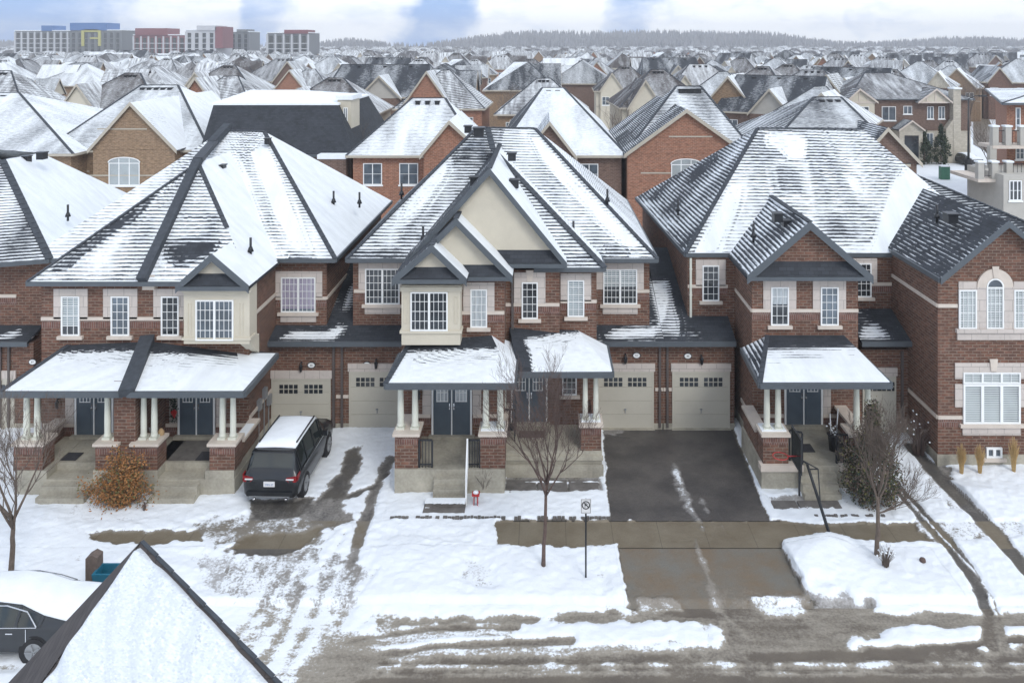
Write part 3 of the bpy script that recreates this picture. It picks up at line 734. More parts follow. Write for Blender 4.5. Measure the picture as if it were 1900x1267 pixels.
    porch_roof(h, W(962, 691, 28.75), W(1137, 691, 28.75), W(945, 607, 31), W(1072, 613, 31.3), hipR=(XX(1137, 28.75), 31.3, ZZ(691, 28.75)), cov=drift(1.5, [([(930, 590), (1080, 590), (1076, 616), (975, 630), (985, 660), (990, 700), (930, 700)], -.4, 6), ([(980, 632), (1075, 618), (1070, 640), (990, 655)], 1.0, 9)]))
    front_door(h, XX(948, 31), XX(1016, 31), 1.0, 3.5, 31, pane='glass_mid')
    pwin(h, 1043, 1070, 697, 732, 31.35, cols=3, rows=3, sur=0, top=0)
    # party post between the two doors' porches
    m = MB(); m.box(xb0+.005, xb0+.10, 30.2, 30.98, 1, 3.7); m.build('corner_post', 'column_white', h)
    # roof furniture
    roof_vent(rf, (XX(890, 37.3), 36.9, ZZ(247, 36.9)), s=1.3)
    roof_vent(o, (XX(950, 34.5), 34.5, ZZ(296, 34.5)+.1))
    vent_pipe(rf, W(1064, 430, 33.6)); vent_pipe(rf, W(1127, 370, 34.8)); vent_pipe(rf, W(785, 440, 33.1)); vent_pipe(rf, W(745, 358, 35.8))
    roof_vent(rf, (XX(868, 38.8), 39, ZZ(243, 38.5)))
centre()

# ======== left building
H1 = thing('semi_detached_house', 'brick semi-detached pair with a black party wall strip running down its snowy roof', 'house', (XX(300, 30), 34, 0))
def leftb():
    h = H1; x0, x1 = XX(77, 30), XX(462, 30); xp = XX(265, 30)
    wallbox(h, x0, x1, 30, 34, ZE); wallbox(h, XX(505, 33)-.4, XX(606, 33), 33, 44, ZE); wallbox(h, x0-2.1, x0+.5, 33.003, 43.997, ZE); wallbox(h, x0+.501, XX(505, 33)-.401, 34.001, 43.9, ZE-.01)
    g0, g1 = XX(497, GD), XX(622, GD)-.004; wallbox(h, g0, g1, GD, 40, 3.6, found=.25)
    l0, l1 = XX(-70, GD), XX(62, GD); wallbox(h, l0, l1, GD, 40, 3.6, found=.25)
    for a, b, c in ((g0, g1, .05), (l0, l1, .0)):
        m = MB(); z0, z1 = 3.75, 6.1; ya, yb = GD-.35, 38.5
        m.grid([(a, ya, z0), (b, ya, z0), (b, yb, z1), (a, yb, z1)], GARCOV, .2); m.poly([(a, ya, z0-.1), (a, yb, z1-.1), (b, yb, z1-.1), (b, ya, z0-.1)], cov=0)
        m.poly([(a, ya, z0-.1), (b, ya, z0-.1), (b, ya, z0), (a, ya, z0)], cov=0); m.poly([(a, ya, z0-.1), (a, ya, z0), (a, yb, z1), (a, yb, z1-.1)], cov=0); m.poly([(b, ya, z0), (b, ya, z0-.1), (b, yb, z1-.1), (b, yb, z1)], cov=0)
        g = m.build('garage_roof', 'roof_shingle', h); fascia(g, [(a, ya, z0), (b, ya, z0)], .2)
    garage_door(h, XX(504, GD), XX(614, GD), .06, ZZ(705, GD), GD)
    garage_door(h, XX(-60, GD), XX(28, GD), .06, ZZ(705, GD), GD)
    lamp(h, XX(560, GD), ZZ(678, GD), GD); plaque(h, XX(578, GD), ZZ(677, GD), GD, '55'); plaque(h, XX(62, 31.9)-.35, ZZ(671, GD), GD, '57')
    downspout(h, XX(625, GD)-.12, GD, .1, 3.55); downspout(h, XX(2, GD), GD, .1, 3.55); downspout(h, XX(18, GD), GD, .1, 3.55)
    # roofs
    e0, e1 = XX(45, 29.6)-1.9, XX(622, 32.6)
    r1 = W(412, 243, 38.5); r2 = W(490, 244, 38.5)
    dl = drift(.82, [([(435, 250), (485, 248), (500, 300), (470, 330), (440, 300)], .72, 10), ([(470, 285), (492, 275), (512, 310), (533, 360), (560, 430), (575, 470), (535, 445), (505, 385)], 1.4, 12), ([(540, 472), (580, 472), (580, 484), (535, 484)], .2, 5), ([(430, 290), (442, 290), (490, 420), (520, 480), (470, 480)], 1.3, 10)])
    rf = hip_roof(h, (e0, 32.6, ZE), (e1, 32.6, ZE), (e1, 44.6, ZE), (e0, 44.6, ZE), r1, r2, cov=(dl, 1.5, .8, .95), capsegs=[((e1, 32.6, ZE), r2), (r1, r2)])
    A = Vector((XX(50, 29.6), 29.6, ZZ(523, 29.6))); B = Vector((XX(466, 29.6), 29.6, A.z)); ze = A.z
    pk = W(367, 302, 33.9); zb = Vector((0, 5, 0)); P = Vector((XX(265, 29.6), 29.6, ze))
    m = MB()
    m.grid([A, P, pk], drift(.72, [([(330, 320), (352, 322), (220, 440), (120, 500), (95, 500)], .12, 9), ([(300, 340), (345, 330), (300, 450), (262, 520), (230, 440)], .55, 14), ([(60, 510), (262, 512), (262, 527), (50, 527)], .6, 6), ([(150, 480), (230, 420), (250, 430), (190, 500)], .85, 10)]))
    m.grid([P, B, pk], drift(.80, [([(306, 452), (345, 446), (408, 448), (395, 470), (330, 492), (305, 484)], -.2, 8), ([(300, 410), (410, 400), (405, 440), (300, 440)], .62, 10), ([(268, 480), (300, 470), (320, 500), (380, 505), (370, 524), (262, 524)], 1.0, 8)]))
    m.poly([B, B+zb, pk+Vector((0, 4.2, 0)), pk], cov=1.5); m.poly([A+zb, A, pk, pk+Vector((0, 4.2, 0))], cov=.5)
    m.poly([A+zb, B+zb, B, A], cov=0); fr = m.build('roof', 'roof_shingle', h); fascia(fr, [A+zb, A, B, B+Vector((0, 3.2, 0))])
    caps(fr, [(A, pk)], .17); caps(fr, [(B.lerp(pk, .42), pk)], .17)
    # party wall upstand
    m = MB(); rt = W(418, 243, 38.5)
    m.beam(P+Vector((0, 0, .0)), pk+Vector((.0, .1, .0)), .36, .26); m.beam(pk+Vector((0, 0, 0)), rt+Vector((-.15, -1.0, -.55)), .40, .22); m.beam(rt+Vector((-.15, -1.1, -.6)), rt+Vector((.1, .2, .1)), .40, .3)
    m.build('party_wall_cap', 'cap_dark', fr)
    m = MB(); m.box(P.x-.1, P.x+.36, 29.75, 30.01, ZE-.4, ZE+.15); m.build('corbel', 'stone_trim', h)
    # gable dormer over the box window
    D = 29.05; fl, ap, f2 = W(326, 531, D), W(393, 472, D), W(462, 531, D)
    g = gable(h, fl, ap, f2, 32.2, 'stucco', cov=(.9, 1.5), pent=.38); 
    D = 29.35; b0, b1 = XX(341, D), XX(463, D)
    m = MB(); zb_ = ZZ(638, D); m.box(b0, b1, D, 30.1, zb_, ZE-.15); m.ext([(b1-.02, D+.02, zb_), (b1-.02, 30.4, zb_), (b1-.02, 30.4, zb_-.75)], (-.35, 0, 0)); bay = m.build('box_window', 'stucco', h)
    m = MB(); m.box(b0-.06, b1+.06, D-.06, D+.5, ZZ(628, D)-.05, ZZ(628, D)+.04); m.box(b0-.05, b1+.05, D-.05, D+.3, ZE-.36, ZE-.2)
    for xx in (XX(352, D), XX(448, D)):
        for q in (-.07, .05): m.box(xx+q, xx+q+.02, D-.02, D+.01, ZZ(622, D), ZZ(563, D))
    m.build('moulding', 'stucco', bay); pwin(bay, 364, 434, 556, 631, D, cols=4, rows=4, leaves=2, sur=0, top=0, sill=False, pane='glass_mid')
    pwin(h, 115, 149, 549, 622, 30, cols=3, rows=4, sur=.3, top=.28, pane=('glass_dark', 'glass_blind', .75)); pwin(h, 207, 241, 549, 622, 30, cols=3, rows=5, sur=.3, top=.28, pane='glass_mid'); pwin(h, 300, 333, 549, 622, 30, cols=3, rows=5, sur=.3, top=.28)
    pwin(h, 522, 586, 514, 579, 33, cols=4, rows=5, leaves=2, sur=.28, top=.25, under=.28, pane=('glass_mid', 'glass_purple', .9))
    for a, b, yb, D in ((77, 115, 591, 30), (149, 207, 591, 30), (241, 300, 591, 30), (333, 341, 591, 30), (503, 522, 553, 33), (586, 606, 553, 33)): band(h, XX(a, D), XX(b, D), ZZ(yb, D), D)
    side_band(h, x1, 30, 33, ZZ(591, 30), 1); side_band(h, x1, 30, GD, ZZ(775, 30), 1)
    side_band(h, XX(606, 33), 33, 43, ZZ(553, 33), 1)
    # porches
    D0 = 27.6; zd = .9
    m = MB(); m.box(XX(28, D0), XX(435, D0), D0, 30, 0, zd-.3); m.box(XX(28, D0), XX(86, D0), D0+.01, 30, zd-.3, zd); m.box(XX(172, D0), XX(292, D0), D0+.01, 30, zd-.3, zd); m.box(XX(380, D0), XX(434, D0), D0+.01, 30, zd-.3, zd); m.box(XX(86, D0), XX(172, D0), D0+.6, 30, zd-.3, zd-.02); m.box(XX(292, D0), XX(380, D0), D0+.6, 30, zd-.3, zd-.02); m.build('porch_deck', 'concrete', h)
    steps(h, XX(84, D0), XX(172, D0), 27.05, D0-.01, zd-.15, 2); steps(h, XX(290, D0), XX(372, D0), 27.05, D0-.01, zd-.15, 2)
    m = MB(); m.box(XX(303, 29), XX(388, 29), 28.3, 29.7, zd-.02, zd+.0); m.build('porch_paving', 'flagstone', h)
    zt = ZZ(828, D0)
    for a, b in ((24, 78), (176, 216), (244, 291), (388, 435)):
        pier(h, XX(a, D0), XX(b, D0), D0+.03, D0+.7, zd-.02, zt)
    m = MB(); m.box(XX(207, D0)-.0, XX(247, D0), D0+.15, 29.98, zd-.1, 4.0); pw = m.build('party_wall', 'brick_red', h)
    for x in (36, 56, 188, 208, 256, 276, 404, 424): column(h, XX(x, D0)+.02, D0+.36, zt+.1, 3.66, .105)
    m = MB(); m.box(XX(435, D0)-.28, XX(435, D0)-.02, D0+.75, 29.99, zd, zt-.25); m.build('porch_side_wall', 'brick_red', h); m = MB(); m.box(XX(28, D0), XX(28, D0)+.28, D0+.75, 29.99, zd, zt-.25); s_ = m.build('porch_side_wall', 'brick_red', h)
    m = MB(); m.box(XX(435, D0)-.36, XX(435, D0)+.05, D0+.8, 29.99, zt-.25, zt-.15); m.build('wall_cap', 'stone_trim', s_); m = MB(); m.box(XX(28, D0)-.08, XX(28, D0)+.36, D0+.8, 29.99, zt-.25, zt-.15); m.build('wall_cap', 'stone_trim', s_)
    m = MB(); m.box(XX(435, D0)-.3, XX(435, D0), D0+1.0, 29.5, zt-.149, zt-.11); m.build('snow_cap', 'snow', s_)
    De = 27.2
    porch_roof(h, W(0, 727, De), W(228, 727, De), W(128, 640, 30), W(268, 634, 30), hipL=(XX(0, De), 30, ZZ(727, De)), cov=drift(1.5, [([(110, 625), (290, 625), (285, 652), (110, 656)], -.4, 5), ([(110, 655), (280, 652), (270, 676), (100, 680)], 1.02, 9)]))
    porch_roof(h, W(236, 727, De), W(453, 727, De), W(285, 634, 30), W(440, 655, 30), hipR=(XX(453, De), 30.6, ZZ(727, De)), cov=drift(1.5, [([(270, 625), (450, 640), (445, 664), (270, 656)], -.4, 5), ([(270, 655), (445, 664), (445, 684), (262, 680)], 1.02, 9)]))
    m = MB(); m.beam(W(228, 727, De)+Vector((.16, -.05, -.15)), W(272, 634, 30)+Vector((.05, 0, .0)), .5, .3); m.build('party_wall_cap', 'cap_dark', h)
    m = MB(); m.beam(W(240, 700, 28.1)+Vector((.0, 0, .18)), W(262, 660, 29.3)+Vector((0, 0, .19)), .26, .03); m.build('snow_cap', 'snow', h)
    front_door(h, XX(140, 30), XX(212, 30), 1.0, 3.5, 30); front_door(h, XX(331, 30), XX(400, 30), 1.0, 3.5, 30)
    m = MB()
    for a, b in ((122, 138), (315, 329), (402, 420)): m.box(XX(a, 30), XX(b, 30), 29.96, 30, ZZ(785, 30), 3.7)
    m.build('door_surround', 'stone_block', h)
    for a, b in ((80, 138), (250, 329), (402, 462)): band(h, XX(a, 30), XX(b, 30), ZZ(788, 30), 30)
    lamp(h, XX(110, 30), ZZ(745, 30), 30); lamp(h, XX(300, 30), ZZ(755, 30), 30)
    for x, y, D in ((392, 320, 35.5), (410, 314, 35.5)): roof_vent(rf, W(x, y, D))
    roof_vent(rf, W(497, 262, 37.6), s=.7); vent_pipe(rf, W(465, 462, 31.2)); vent_pipe(rf, W(619, 372, 37.5)); vent_pipe(rf, W(667, 374, 38))
    # meters on the side wall
    m = MB()
    for k, (y, z) in enumerate(((28.6+2.2, 1.5), (31.4, 1.7), (31.9, 1.2))): m.box(x1, x1+.14, y, y+.25, z, z+.4); m.box(x1+.02, x1+.06, y+.1, y+.14, 0, z)
    m.build('meter_box', 'grey_metal', h)
leftb()

# ======== right building (two units)
H3 = thing('semi_detached_house', 'brick semi-detached pair with red brick gables and an arched window on its corner', 'house', (XX(1500, 31), 36, 0))
def rightb():
    h = H3
    xw0 = XX(1276, 33.5); xw1 = XX(1350, 33.5)
    xf0, xf1 = XX(1395, 30.8), XX(1592, 30.8); xr = XX(1740, 29.55)
    # walls; the far side of the block leans slightly with the street, so its footprint is not square
    m = MB(); m.prism([(xw0, 33.5), (xw1+2, 33.5), (xw1+2, 45), (XX(1192, 45.5), 45.5)], -.05, ZE); w_ = m.build('wall', 'brick_red', h)
    m = MB(); m.prism([(xw0-.03, 33.47), (xw1, 33.47), (xw1, 45), (XX(1192, 45.5)-.03, 45.5)], -.05, .45); m.build('foundation', 'concrete', w_)
    wallbox(h, xf0, xf1, 30.8, 36, ZE); wallbox(h, xf1-.5, xr+1, 33.5, 45, ZE-.02)
    wallbox(h, xr, xr+5.3, 29.55, 44.9, ZZ(517, 29.2)-.015)
    g0, g1 = XX(1230, GD)+.004, XX(1362, GD); wallbox(h, g0, g1, GD, 40, 3.6, found=.25)
    q0, q1 = XX(1592, 32), xr; wallbox(h, q0, q1, 32, 40, 3.45, found=.25)
    for a, b, ya, c, z0 in ((g0, g1, GD-.35, .10, 3.75), (q0, q1, 31.65, .10, ZZ(634, 31.65))):
        m = MB(); z1 = z0+2.3; yb = ya+6
        m.grid([(a, ya, z0), (b, ya, z0), (b, yb, z1), (a, yb, z1)], GARCOV, .2); m.poly([(a, ya, z0-.1), (a, yb, z1-.1), (b, yb, z1-.1), (b, ya, z0-.1)], cov=0)
        m.poly([(a, ya, z0-.1), (b, ya, z0-.1), (b, ya, z0), (a, ya, z0)], cov=0); m.poly([(a, ya, z0-.1), (a, ya, z0), (a, yb, z1), (a, yb, z1-.1)], cov=0); m.poly([(b, ya, z0), (b, ya, z0-.1), (b, yb, z1-.1), (b, yb, z1)], cov=0)
        g = m.build('garage_roof', 'roof_shingle', h); fascia(g, [(a, ya, z0), (b, ya, z0)], .2)
    garage_door(h, XX(1247, GD), XX(1354, GD), .06, ZZ(692, GD), GD); garage_door(h, XX(1600, 32), XX(1662, 32), .06, ZZ(700, 32), 32)
    band(h, XX(1231, GD), XX(1246, GD), ZZ(722, GD), GD, soldier=False); lamp(h, XX(1301, GD), ZZ(665, GD), GD); plaque(h, XX(1276, GD), ZZ(660, GD), GD, '49')
    downspout(h, XX(1238, GD), GD, .1, 3.55); downspout(h, xw0+.12, 33.5, 3.7, ZE-.2, 'column_white'); downspout(h, XX(1673, 32), 32, .1, 3.4); downspout(h, XX(1655, 33.4)+.1, 33.45, 3.6, ZE-.2)
    # main roof
    A = WZ(1272, 470, 7.0); D_ = WZ(1180, 366, 7.0); r1 = W(1406, 238, 38.3); r2 = W(1602, 240, 38.3)
    B = Vector((XX(1730, 33.0)+3.5, A.y, 7.0)); C = Vector((B.x, 45.5, 7.0))
    dr_ = drift(.74, [([(1430, 300), (1495, 300), (1500, 372), (1440, 360)], .45, 14), ([(1425, 256), (1470, 252), (1494, 260), (1490, 294), (1465, 292), (1450, 272), (1428, 268)], 1.4, 7), ([(1572, 328), (1590, 330), (1600, 354), (1586, 352)], 1.3, 6), ([(1500, 395), (1640, 385), (1640, 440), (1530, 452)], .56, 14), ([(1622, 470), (1636, 400), (1662, 340), (1686, 310), (1720, 312), (1720, 400), (1690, 470)], 1.6, 8),
        ([(1290, 470), (1355, 345), (1378, 340), (1370, 380), (1335, 470)], 1.25, 8), ([(1560, 455), (1650, 452), (1650, 470), (1560, 470)], 1.1, 5)])
    dw = drift(.30, [([(1180, 366), (1215, 376), (1262, 440), (1240, 440)], .62, 9), ([(1250, 330), (1330, 280), (1340, 300), (1280, 350)], .12, 10)])
    hip_roof(h, A, B, C, D_, r1, r2, cov=(dr_, .9, .6, dw), capsegs=[(A, r1), (r1, r2)])
    # left gable over the bedrooms
    D = 30.35; fl, ap, fr = W(1386, 513, D), W(1503, 412, D), W(1620, 513, D)
    g = gable(h, fl, ap, fr, 37.0, 'brick_red', cov=(.42, .6), pent=.5, board=.3)
    caps(g, [(ap, ap+Vector((0, 6.2, 0)))], .2)
    for x, y in ((1449, 386), (1466, 399)): roof_vent(g, W(x, y+2, 31.9)+Vector((-.15, 0, -.35)))
    vent_pipe(g, W(1398, 436, 31.6))
    # gabled unit on the corner
    D = 29.2; fl, ap, fr = W(1745, 517, D), W(1872, 411, D), W(1999, 517, D)
    g = gable(h, fl, ap, fr, 36.6, 'brick_red', cov=(.12, .85), pent=0, board=.22, inset=.35, brd='trim_dark')
    ap2 = W(1752, 322, 36.4); C2 = Vector((fr.x, 45, 7.1)); L2 = Vector((fl.x, 40, fl.z))
    m = MB(); b1 = fl+Vector((0, 4, 0)); t1 = ap+Vector((0, 4.19, .02)); 
    fl_ = fl+Vector((0, .1, .02)); flb = Vector((fl.x, 36, fl.z+.02)); apf = ap+Vector((0, .1, .02))
    pkr = Vector((ap.x, 36.2, ap.z+2.0))
    # rear hip body behind the gable
    Pf = Vector((fl.x+.6, 34.0, fl.z)); Pr = Vector((fr.x+3.4, 33.6, fl.z)); Pc = Vector((fr.x+3.4, 45, fl.z)); Pd = Vector((fl.x+.6, 45, fl.z))
    hip_roof(h, Pf, Pr, Pc, Pd, (ap.x-.9, 37.6, ZZ(322, 37.6)), (ap.x+.4, 38.6, ZZ(322, 37.6)), cov=(.35, .9, .7, .12), fas=False, capsegs=[(Pr, (ap.x+.4, 38.6, ZZ(322, 37.6)))])
    for x, y in ((1768, 392), (1802, 407)): roof_vent(g, W(x, y, 31.4)+Vector((-.1, 0, -.3)), s=1.15)
    vent_pipe(g, W(1716, 400, 32.4)+Vector((.5, 0, 0)))
    fascia(h, [(fl.x, 33.2, fl.z), (fl.x, 29.22, fl.z)], .18)
    # windows
    pwin(h, 1303, 1334, 492, 558, 33.5, cols=3, rows=5, sur=.28, top=.25); pwin(h, 1430, 1463, 532, 603, 30.8, cols=3, rows=4, sur=.3, top=.28, pane=('glass_dark', 'glass_curtain', .45)); pwin(h, 1522, 1555, 532, 603, 30.8, cols=3, rows=5, sur=.3, top=.28, pane='glass_mid')
    pwin(h, 1588, 1616, 488, 551, 33.4, cols=3, rows=5, sur=.25, top=.2)
    for a, b, yb, D in ((1276, 1303, 531, 33.5), (1334, 1350, 531, 33.5), (1395, 1430, 576, 30.8), (1463, 1522, 576, 30.8), (1555, 1592, 576, 30.8), (1616, 1655, 527, 33.5)): band(h, XX(a, D), XX(b, D), ZZ(yb, D), D)
    side_band(h, xf0, 30.8, 33.4, ZZ(576, 30.8), -1); side_band(h, xr, 29.55, 33.4, ZZ(567, 29.55), -1); side_band(h, xr, 29.55, 31.9, ZZ(774, 29.55), -1); side_band(h, xf0, 30.8, GD, ZZ(775, 30.8), -1)
    D = 29.55
    band(h, XX(1740, D), XX(1776, D), ZZ(567, D), D, soldier=False); band(h, XX(1740, D), XX(1785, D), ZZ(774, D), D)
    # arched window group
    a = pwin(h, 1778, 1811, 537, 609, D, cols=4, rows=5, sur=0, top=.30, sill=False, pane='glass_shutter'); pwin(h, 1880, 1913, 537, 609, D, cols=4, rows=5, sur=0, top=.30, sill=False, pane='glass_shutter')
    c = pwin(h, 1829, 1861, 532, 609, D, cols=4, rows=5, sur=0, top=0, sill=False, pane='glass_shutter')
    xc = XX(1845, D); zc = ZZ(532, D); rr = (XX(1861, D)-XX(1829, D))/2
    def arc(r0, r1, y0, y1, mt, nm, par, n=16, a0=0, a1=math.pi):
        m = MB()
        for i in range(n):
            t0 = a0+(a1-a0)*i/n; t1 = a0+(a1-a0)*(i+1)/n
            pts = [(xc+r0*math.cos(t0), y0, zc+r0*math.sin(t0)), (xc+r1*math.cos(t0), y0, zc+r1*math.sin(t0)), (xc+r1*math.cos(t1), y0, zc+r1*math.sin(t1)), (xc+r0*math.cos(t1), y0, zc+r0*math.sin(t1))]
            if r0 == 0: pts = pts[1:]; pts = [(xc, y0, zc)]+pts[:2]
            m.ext(pts, (0, y1-y0, 0))
        return m.build(nm, mt, par)
    aw = arc(rr-.05, rr, D-.08, D-.004, 'white_paint', 'arched_window', h); arc(0, rr-.03, D-.035, D-.006, 'glass_mid', 'pane', aw); arc(rr+.005, rr+.36, D-.07, D-.001, 'stone_trim', 'stone_arch', aw)
    m = MB(); m.ext([(xc-.07, D-.1, zc+rr+.02), (xc+.07, D-.1, zc+rr+.02), (xc+.13, D-.1, zc+rr+.46), (xc-.13, D-.1, zc+rr+.46)], (0, .03, 0)); m.build('keystone', 'stone_trim', aw)
    m = MB(); z9 = ZZ(609, D)
    for a_, b_ in ((1811.5, 1828.5), (1861.5, 1879.5)): m.box(XX(a_, D), XX(b_, D), D-.06, D-.001, z9, zc)
    m.build('stone_mullion', 'stone_block', aw)
    m = MB(); m.box(XX(1772, D), XX(1930, D), D-.14, D-.001, z9-.14, z9-.003); m.box(XX(1775, D), XX(1928, D), D-.07, D-.001, z9-.42, z9-.141); m.build('sill', 'stone_block', aw)
    # large lower window
    lw = pwin(h, 1786, 1892, 712, 785, D, cols=1, rows=1, leaves=3, sur=.3, top=.0, sill=True, under=.3, fw=.07, pane='glass_shutter')
    pwin(h, 1786, 1892, 690, 711, D, cols=2, rows=1, leaves=3, sur=.3, top=.35, sill=False, fw=.05, pane='glass_shutter')
    m = MB(); xk = XX(1842, D); zk = ZZ(687, D); m.ext([(xk-.1, D-.09, zk), (xk+.1, D-.09, zk), (xk+.15, D-.09, zk+.45), (xk-.15, D-.09, zk+.45)], (0, .05, 0)); m.build('keystone', 'stone_trim', lw)
    pwin(h, 1829, 1858, 829, 848, D, cols=1, rows=1, leaves=2, sur=0, top=0, sill=True, fw=.07, pane='glass_mid')
    # porch
    D0 = 27.95; zd = .9
    m = MB(); m.box(XX(1413, D0), XX(1620, D0), D0, 30.8, 0, zd); m.build('porch_deck', 'concrete', h)
    m = MB(); m.box(XX(1411, D0), XX(1490, D0), D0-.06, D0+.3, zd-.2, zd+.02); m.build('porch_ledge', 'stone_trim', h); m = MB(); m.box(XX(1558, D0), XX(1620, D0), D0-.06, D0+.3, zd-.2, zd+.02); m.build('porch_ledge', 'stone_trim', h)
    steps(h, XX(1488, 27.6), XX(1556, 27.6), 27.3, D0, zd, 3)
    zt = ZZ(812, D0)
    pier(h, XX(1417, D0), XX(1464, D0), D0+.08, D0+.8, zd, zt, capsnow=True); pier(h, XX(1580, D0), XX(1622, D0), D0+.08, D0+.8, zd, zt)
    for x in (1428, 1449, 1597, 1618): column(h, XX(x, D0)+.03, D0+.45, zt+.1, 3.75, .11)
    m = MB(); m.box(XX(1417, D0), XX(1417, D0)+.3, D0+.85, 30.79, zd, zt-.25); m.build('porch_side_wall', 'brick_red', h); m = MB(); m.box(XX(1622, D0)-.3, XX(1622, D0), D0+.85, 30.79, zd, zt-.25); s_ = m.build('porch_side_wall', 'brick_red', h)
    m = MB(); m.box(XX(1417, D0)-.08, XX(1417, D0)+.38, D0+.9, 30.79, zt-.25, zt-.15); m.build('wall_cap', 'stone_trim', s_); m = MB(); m.box(XX(1622, D0)-.38, XX(1622, D0)+.08, D0+.9, 30.79, zt-.25, zt-.15); m.build('wall_cap', 'stone_trim', s_)
    De = 27.6
    porch_roof(h, W(1410, 711, De), W(1654, 711, De), W(1424, 622, 30.8), W(1566, 622, 30.8), hipL=(XX(1383, 30.2), 30.8, ZZ(711, De)), hipR=(XX(1654, De), 31.6, ZZ(711, De)), cov=drift(1.5, [([(1400, 610), (1600, 610), (1590, 646), (1400, 651)], -.4, 5), ([(1400, 650), (1590, 646), (1600, 672), (1400, 676)], 1.0, 10)]))
    front_door(h, XX(1455, 30.8), XX(1526, 30.8), 1.0, 3.6, 30.8)
    m = MB(); m.box(XX(1527, 30.8), XX(1541, 30.8), 30.76, 30.8, ZZ(770, 30.8), 3.8); m.build('door_surround', 'stone_block', h)
    band(h, XX(1397, 30.8), XX(1454, 30.8), ZZ(771, 30.8), 30.8); band(h, XX(1527, 30.8), XX(1590, 30.8), ZZ(771, 30.8), 30.8)
    railing(h, (XX(1470, D0), D0+.3, zd), (XX(1490, D0), D0+.1, zd), h=1.1, n=4); railing(h, (XX(1555, D0), D0+.15, zd), (XX(1580, D0), D0+.15, zd), h=1.0, n=6)
    railing(h, (XX(1487, D0), D0, zd-.1), (XX(1483, 27.3), 27.3, .2), h=1.1, n=3)
    vent_pipe(h, W(1258, 388, 37.5)); 
rightb()

# ======== neighbour on the far left, set at an angle to the street
H0 = thing('semi_detached_house', 'brick house with a wholly white hip roof, cut off by the left edge', 'house', (XX(-60, 36), 38, 0))
def leftmost():
    h = H0; A = WZ(-150, 500, 7.0); B = WZ(36, 489, 7.0); B2 = WZ(92, 481, 7.0); C = WZ(243, 362, 7.0)
    D_ = Vector((A.x-3, 47, 7.0)); pk = W(4, 297, 36.5); pr = W(76, 284, 40.5)
    m = MB(); m.poly([A, B2, pk], cov=.55); m.poly([B2, C, pr, pk], cov=1.7); m.poly([C, D_, Vector((pk.x-5, 41, pk.z)), pr], cov=.6); m.poly([D_, A, pk, Vector((pk.x-5, 41, pk.z))], cov=.7)
    m.poly([D_, C, B2, A], cov=0); rf = m.build('roof', 'roof_shingle', h); fascia(rf, [A, B2, C]); caps(rf, [(B2.lerp(pk, .0), pk)], .3)
    for x, y in ((24, 302), (48, 297), (78, 290)): roof_vent(rf, W(x, y, 38.6))
    vent_pipe(rf, W(126, 398, 36)); 
    x1 = XX(76, 33.2)
    m = MB(); m.prism([(A.x, 33), (XX(30, 33)+.0, 33), (XX(76, 33.0), 33.0), (C.x-.4, 45), (D_.x, 46)], -.05, 7); w_ = m.build('wall', 'brick_red', h)
    band(h, XX(-60, 33), XX(31, 33), ZZ(549, 33), 33)
leftmost()

# ======== the snowy roof nearest the drone
HF = thing('near_house', 'snow-covered pointed roof peak of the house this side of the road', 'house', (-6, 10, 0))
def near():
    h = HF; pk = W(263, 1002, 11); A = WZ(-291, 1786, 6.0); C = WZ(-55, 1341, 6.0); B = WZ(1021, 1786, 6.0); E = Vector((-5.5, 13, 6.0))
    m = MB(); m.smooth = True
    # front slope as a lumpy sheet of snow
    n = 170; vs = []; idx = {}; fs = []
    rnd = random.Random(5)
    nrm = (B-A).cross(pk-A).normalized()
    if nrm.z < 0: nrm = -nrm
    vn = lambda x, y: .5+.25*math.sin(x*2.1+math.sin(y*1.7)*2)+.25*math.sin(y*4.3+x*5.6)
    for i in range(n+1):
        for j in range(n+1-i):
            a, b = i/n, j/n; p = A*(1-a-b)+B*a+pk*b
            pass
            u = (p-A).dot((B-A).normalized()); v = (p-A).dot((pk-A).normalized())
            hgt = .07+.04*math.sin(u*9+math.sin(v*2.1)*1.1)*math.sin(v*1.7+u*.8+2)+.018*math.sin(u*17+v*3+math.sin(v*4)*1.5)+rnd.uniform(-.002, .002)
            el = (1-a-b)*6.5; er = a*6.5; w1 = .05+.16*vn(v*1.3, u); w2 = .005+.035*vn(v*1.9+4, u); kk = min((el/w1)-.6, (er/w2)-.6); kk = max(0, min(1, kk)); hgt = -.045+(hgt+.045)*kk*kk*(3-2*kk)
            idx[i, j] = len(vs); vs.append(p+nrm*hgt)
    for i in range(n):
        for j in range(n-i):
            fs.append((idx[i, j], idx[i+1, j], idx[i, j+1]))
            if i+j < n-1: fs.append((idx[i+1, j], idx[i+1, j+1], idx[i, j+1]))
    us = sorted({k for f in fs for k in f}); rm = {k: i for i, k in enumerate(us)}
    m2 = MB(); m2.add([vs[k] for k in us], [[rm[k] for k in f] for f in fs], smooth=True)
    m.poly([A-nrm*.02, B-nrm*.02, pk-nrm*.02], cov=-.5); m.poly([C, A, pk], cov=-.8); m.poly([E, C, pk], cov=.3); m.poly([B, E, pk], cov=.4); m.poly([C, E, B, A], cov=0)
    rf = m.build('roof', 'roof_brown', h); m2.build('snow_cover', 'snow_thin', rf)
    caps(rf, [(B, pk)], .05, .02); 
    m3 = MB(); m3.prism([(A.x+.5, A.y+.4), (B.x-1, B.y+.4), (E.x-.4, E.y-.5), (C.x+.5, C.y-.2)], 0, 6); m3.build('wall', 'brick_red', h)
near()
